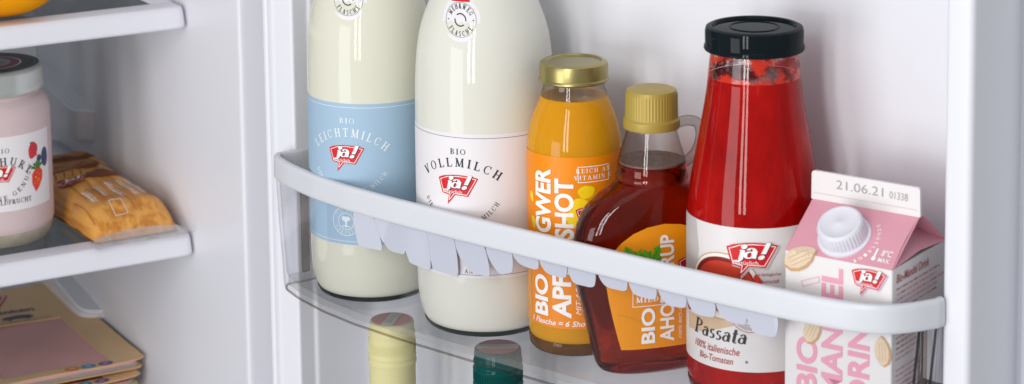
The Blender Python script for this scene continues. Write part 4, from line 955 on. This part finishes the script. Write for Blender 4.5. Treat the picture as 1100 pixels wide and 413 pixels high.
def film_pack():
    """bulging flow-wrapped pack lying along the side wall"""
    x, y = cab(-43, 112)
    t = thing('film_wrapped_pack', 'orange wood-patterned film pack lying on the middle shelf by the wall', 'food pack', (x, y, -25), ROT)
    hw, L_, H = 36, 215, 21
    def top(u, v):   # u -1..1 across, v 0..1 along
        e = min(1, v*7)**.55*min(1, (1-v)*7)**.55
        bulge = (1-abs(u)**4.5)**.5*e
        wr = .8*sin(17*v+4*u)*sin(5*u+2)+.5*sin(41*v-7*u)
        ww = hw*(.90+.10*e)
        return Vector((u*ww+1.5*sin(9*v), v*L_, max(.6, 2+H*bulge+wr*e)))
    us = lin(-1, 1, 28); vs = lin(0, 1, 60)
    bm = grid_sheet(top, us, vs)
    def bot(u, v):
        p = top(u, v); e = min(1, v*7)**.55*min(1, (1-v)*7)**.55; return Vector((p.x, p.y, .3+1.2*(1-e)))
    b2 = grid_sheet(bot, us, vs); me = bpy.data.meshes.new('b'); b2.to_mesh(me); b2.free(); bm.from_mesh(me); bpy.data.meshes.remove(me)
    bmesh.ops.remove_doubles(bm, verts=bm.verts, dist=.35); bmesh.ops.recalc_face_normals(bm, faces=bm.faces)
    body = link('film_wrap', bm, 'wood', t, sharp=70)
    # clear crimped end with a zigzag edge
    def cr(u, v):
        return Vector((u*(hw+5*v), -1.5-15*v+0, 1.6+8*(1-v)*(.4+.6*(1-u*u))*.8+1.5*sin(9*u)*(v)+.3*sin(17*u)+1.2))
    link('crimped_end', grid_sheet(cr, lin(-1, 1, 48), lin(0, 1, 6)), 'film', t)
    def fm(a, v, off):
        u = a/hw; p = top(max(-.97, min(.97, u)), max(0.01, min(.99, v/L_))); return Vector((a, v, p.z+off*2.2))
    I = Ink()
    # print runs along the pack: darker plank joints, a baked roll picture and pale lettering
    for k in range(9): I.line([(-30+k*7.2, 12+(k*37) % 60), (-30+k*7.2, 62+(k*37) % 60)], .5, 'ink_plank', 1)
    I.poly([(-32, 104), (26, 104), (26, 112), (12, 112), (12, 124), (-32, 124)], 'ink_brown', 1)
    I.disc(-4, 148, 26, 16, 'ink_brown', 2, 30, .25, .03); I.disc(-4, 148, 22, 11, 'ink_crust', 3, 30, .25, .03)
    for k in range(9): I.disc(-16+k*3.2, 145+3*sin(k), 1.3, 1.8, 'ink_brown', 4, 8)
    I.poly([(-30, 112), (-2, 112), (4, 134), (-30, 138)], 'ink_honey', 2)
    for k in range(4): I.line([(-26+7*k, 116), (-22+7*k, 130)], 1.0, 'ink_brown', 3)
    I.disc(4, 186, 26, 20, 'ink_brown', 2, 30, .1, .03); I.disc(4, 186, 21, 14, 'ink_crust', 3, 30, .1, .03)
    for t_, a, v, l_, h_ in (('NATURBELASSEN', 22, 42, 50, 4.2), ('MIT ROGGEN', 13, 40, 40, 6.0), ('AUS BIO', 4, 44, 30, 5.0), ('SAUERTEIG', -7, 42, 34, 5.2)):
        pass
    for row, (a, v0, v1) in enumerate(((21, 42, 88), (13, 38, 84), (2, 40, 80), (-9, 48, 76), (-21, 40, 66))):
        rr = random.Random(row); v = v0
        while v < v1:
            l_ = rr.uniform(2.2, 4.6); I.line([(a+rr.uniform(-.6, .6), v), (a+rr.uniform(-.4, .4)+3.6, v+.6)], 1.1, 'ink_pale', 3); I.line([(a, v), (a+.2, v+l_)], .8, 'ink_pale', 3.4); v += l_+.7
    I.line([(-12, 14), (-2, 14), (-2, 30), (-12, 30)], .5, 'ink_pale', 3, closed=True)
    I.finish('picture_print', body, fm, off=.3, grid=6)
    J = Ink(); bubble(J, 0, 0, 26, 'ink_crimson', 5, navy=False, sub=False)
    J.finish('logo', body, lambda a, v, off: fm(-17-v*.9, 98+a*.0+a*.9, off) if False else fm(a*.9-18, 98+v, off), off=.3, grid=4)
for n_, c_ in (('ink_brown', (120, 62, 28)), ('ink_crust', (176, 112, 48)), ('ink_honey', (224, 152, 44)), ('ink_plank', (158, 92, 34))):
    M[n_] = mat(n_, srgb(*c_), .4, noise=.2, nscale=120)
film_pack()

def ham_pack(label, z, w0, g0, rz, fill, parts_front=True, dots=True):
    x, y = cab(w0, g0)
    t = thing('sliced_meat_pack', label, 'meat pack', (x, y, z), ROT+rz, 'flat card packs of sliced meat')
    W_, L_ = 135, 235   # local x from -W_ to 0, y 0..L_
    def sheet(x0, x1, y0, y1, z0, z1, r):
        pts = rounded([((x0+x1)/2, y0), (x1, y0), (x1, y1), (x0, y1), (x0, y0), ((x0+x1)/2, y0)], r, 4)[:-1]; b = prism(pts, z0, z1)
        return b
    # sleeve is a ring of card round the window, slightly curled at the front
    def curl(b):
        for v in b.verts: v.co.z += .00022*(v.co.x+W_/2)**2*(1 if v.co.y < 40 else .4)+.6*sin(v.co.x*.06)
        return b
    b = bmesh.new()
    wx0, wx1, wy0, wy1 = -W_+18, -27, 12, 138
    outer = rounded([(-W_/2, 0), (0, 0), (0, L_), (-W_, L_), (-W_, 0), (-W_/2, 0)], 5, 4)[:-1]
    xs = sorted(set([-W_, -W_+5, wx0, wx1, -5, 0]+lin(-W_, 0, 12))); ys = sorted(set([0, 3, wy0, wy1, L_]+lin(0, L_, 10)))
    vt = {}
    def V(i, j, h):
        k = (i, j, h)
        if k not in vt: 
            xx, yy = xs[i], ys[j]
            if xx == 0 and yy == 0: xx, yy = -1.8, 1.8
            if xx == -W_ and yy == 0: xx, yy = -W_+1.8, 1.8
            vt[k] = b.verts.new((xx, yy, h))
        return vt[k]
    for h in (8.2, 9.0):
        for i in range(len(xs)-1):
            for j in range(len(ys)-1):
                if wx0 <= xs[i] and xs[i+1] <= wx1 and wy0 <= ys[j] and ys[j+1] <= wy1: continue
                b.faces.new((V(i, j, h), V(i+1, j, h), V(i+1, j+1, h), V(i, j+1, h)))
    for e in [e for e in b.edges if len(e.link_faces) == 1 and e.verts[0].co.z > 8.5]:
        a_, c_ = e.verts; la = b.verts.new((a_.co.x, a_.co.y, 8.2)); lc = b.verts.new((c_.co.x, c_.co.y, 8.2)); b.faces.new((a_, c_, lc, la))
    bmesh.ops.remove_doubles(b, verts=b.verts, dist=.01); bmesh.ops.recalc_face_normals(b, faces=b.faces)
    sleeve = link('card_sleeve', curl(b), 'kraft', t, sharp=30)
    bb = bmesh.new(); bb = curl(sheet(-W_+6, -5, 4, L_-4, 4.6, 7.6, 6)); link('sliced_meat', bb, fill, t)
    link('card_back', curl(sheet(-W_+1.5, -1.5, 2, L_-1, .3, 1.0, 5)), 'kraft', t)
    link('film_tray', curl(sheet(-W_+5, -4, 5, L_-4, 1.2, 4.5, 5)), 'film', t)
    fm = lambda a, v, off: Vector((a, v, 9.0+off+.00022*(a+W_/2)**2*(1 if v < 40 else .4)+.6*sin(a*.06)))
    I = Ink()
    if dots:
        for a, m_ in ((-61, 'dot_orange'), (-47, 'dot_blue'), (-32.5, 'dot_purple')):
            I.disc(a, 5.8, 6.4, 4.3, m_, 1, 24)
            I.disc(a, 5.8, 3, .6, 'ink_white', 2, 12)
    I.line([(wx0-1, wy0-1), (wx1+1, wy0-1), (wx1+1, wy1+1), (wx0-1, wy1+1)], 1.3, 'ink_kraft', 1, closed=True)
    I.text('Bio-Schinken', -115, 166, 74, 10, 'ink_slate', 0, bold=.025)
    I.poly([(-76, 151), (-72, 157), (-60, 159), (-50, 157), (-46, 152), (-50, 149), (-53, 146), (-56, 149), (-66, 149), (-69, 146), (-72, 150)], 'ink_slate', 1)
    rr = random.Random(5)
    for k in range(2):
        a = -88
        while a < -34: l_ = rr.uniform(2, 7); I.line([(a, 145.5-4*k-2), (a+l_, 145.5-4*k-2)], .9, 'ink_slate', 1); a += l_+1.6
    I.finish('lettering', sleeve, fm, grid=14)
    J = Ink(); bubble(J, -84, 200, 66, 'ink_crimson', 2, navy=False); J.finish('logo', sleeve, fm, grid=14)
for n_, c_ in (('dot_orange', (226, 130, 56)), ('dot_blue', (42, 140, 190)), ('dot_purple', (122, 84, 150)), ('ink_slate', (70, 84, 104)), ('ink_kraft', (226, 196, 160))):
    M[n_] = mat(n_, srgb(*c_), .5)
ham_pack('flat kraft card pack of pink ham slices, topmost of the stack', -169, -4, 213, 0, 'ham')
ham_pack('second kraft card pack of red-brown slices directly below the ham pack', -180.5, -10, 207, radians(2.0), 'ham_red')
ham_pack('third card pack at the bottom of the sliced meat stack', -192, -12, 214, radians(-1.0), 'ham_red')
# a low tray of leftovers carries the packs on the shelf
bx, by = cab(0, 0)

def fruit():
    x, y = cab(-136, 147)
    t = thing('round_fruit', 'smooth round orange-yellow fruit at the left end of the upper shelf', 'fruit', (x, y, 155))
    bm = bmesh.new(); bmesh.ops.create_uvsphere(bm, u_segments=48, v_segments=32, radius=1)
    for v in bm.verts:
        c_ = v.co.copy(); k = 1+.04*sin(3*atan2(c_.y, c_.x)); v.co = Vector((c_.x*52*k, c_.y*44*k, 33+math.copysign(abs(c_.z)**.85, c_.z)*33))
    link('fruit_skin', bm, 'fruit', t)
    link('stem', tube([(2, 0, 64), (3, 1, 70), (5, 2, 74)], [2.5, 2, 2.4], 8), 'ink_brown', t)
fruit()
def small_box():
    x, y = cab(-130, 300)
    t = thing('food_box', 'grey card food box with wine-red edge behind the round fruit', 'food box', (x, y, 155), ROT)
    link('box_body', box(-45, 35, 0, 60, .2, 52, 1), 'card_grey', t); link('side_band', box(35.2, 47, .5, 59.5, .2, 51, .6), 'card_wine', t)
small_box()
def pouch():
    x, y = cab(-152, 262)
    t = thing('food_pouch', 'small cream pouch standing behind the yoghurt jar lid', 'pouch', (x, y, -25), ROT)
    us = lin(0, 2*pi, 32); vs = lin(0, 1, 16)
    f_ = lambda u, v: Vector(((27-3*v)*cos(u), (18*(1-v**2.2)+.6)*sin(u), .2+152*v+2*sin(5*u)*v))
    bm = grid_sheet(f_, us, vs); bmesh.ops.remove_doubles(bm, verts=bm.verts, dist=.2); link('pouch_body', bm, 'pouch_film', t)
M['pouch_film'] = mat('cream_pouch_film', srgb(206, 196, 178), .4, bump=.6, bscale=60)
pouch()
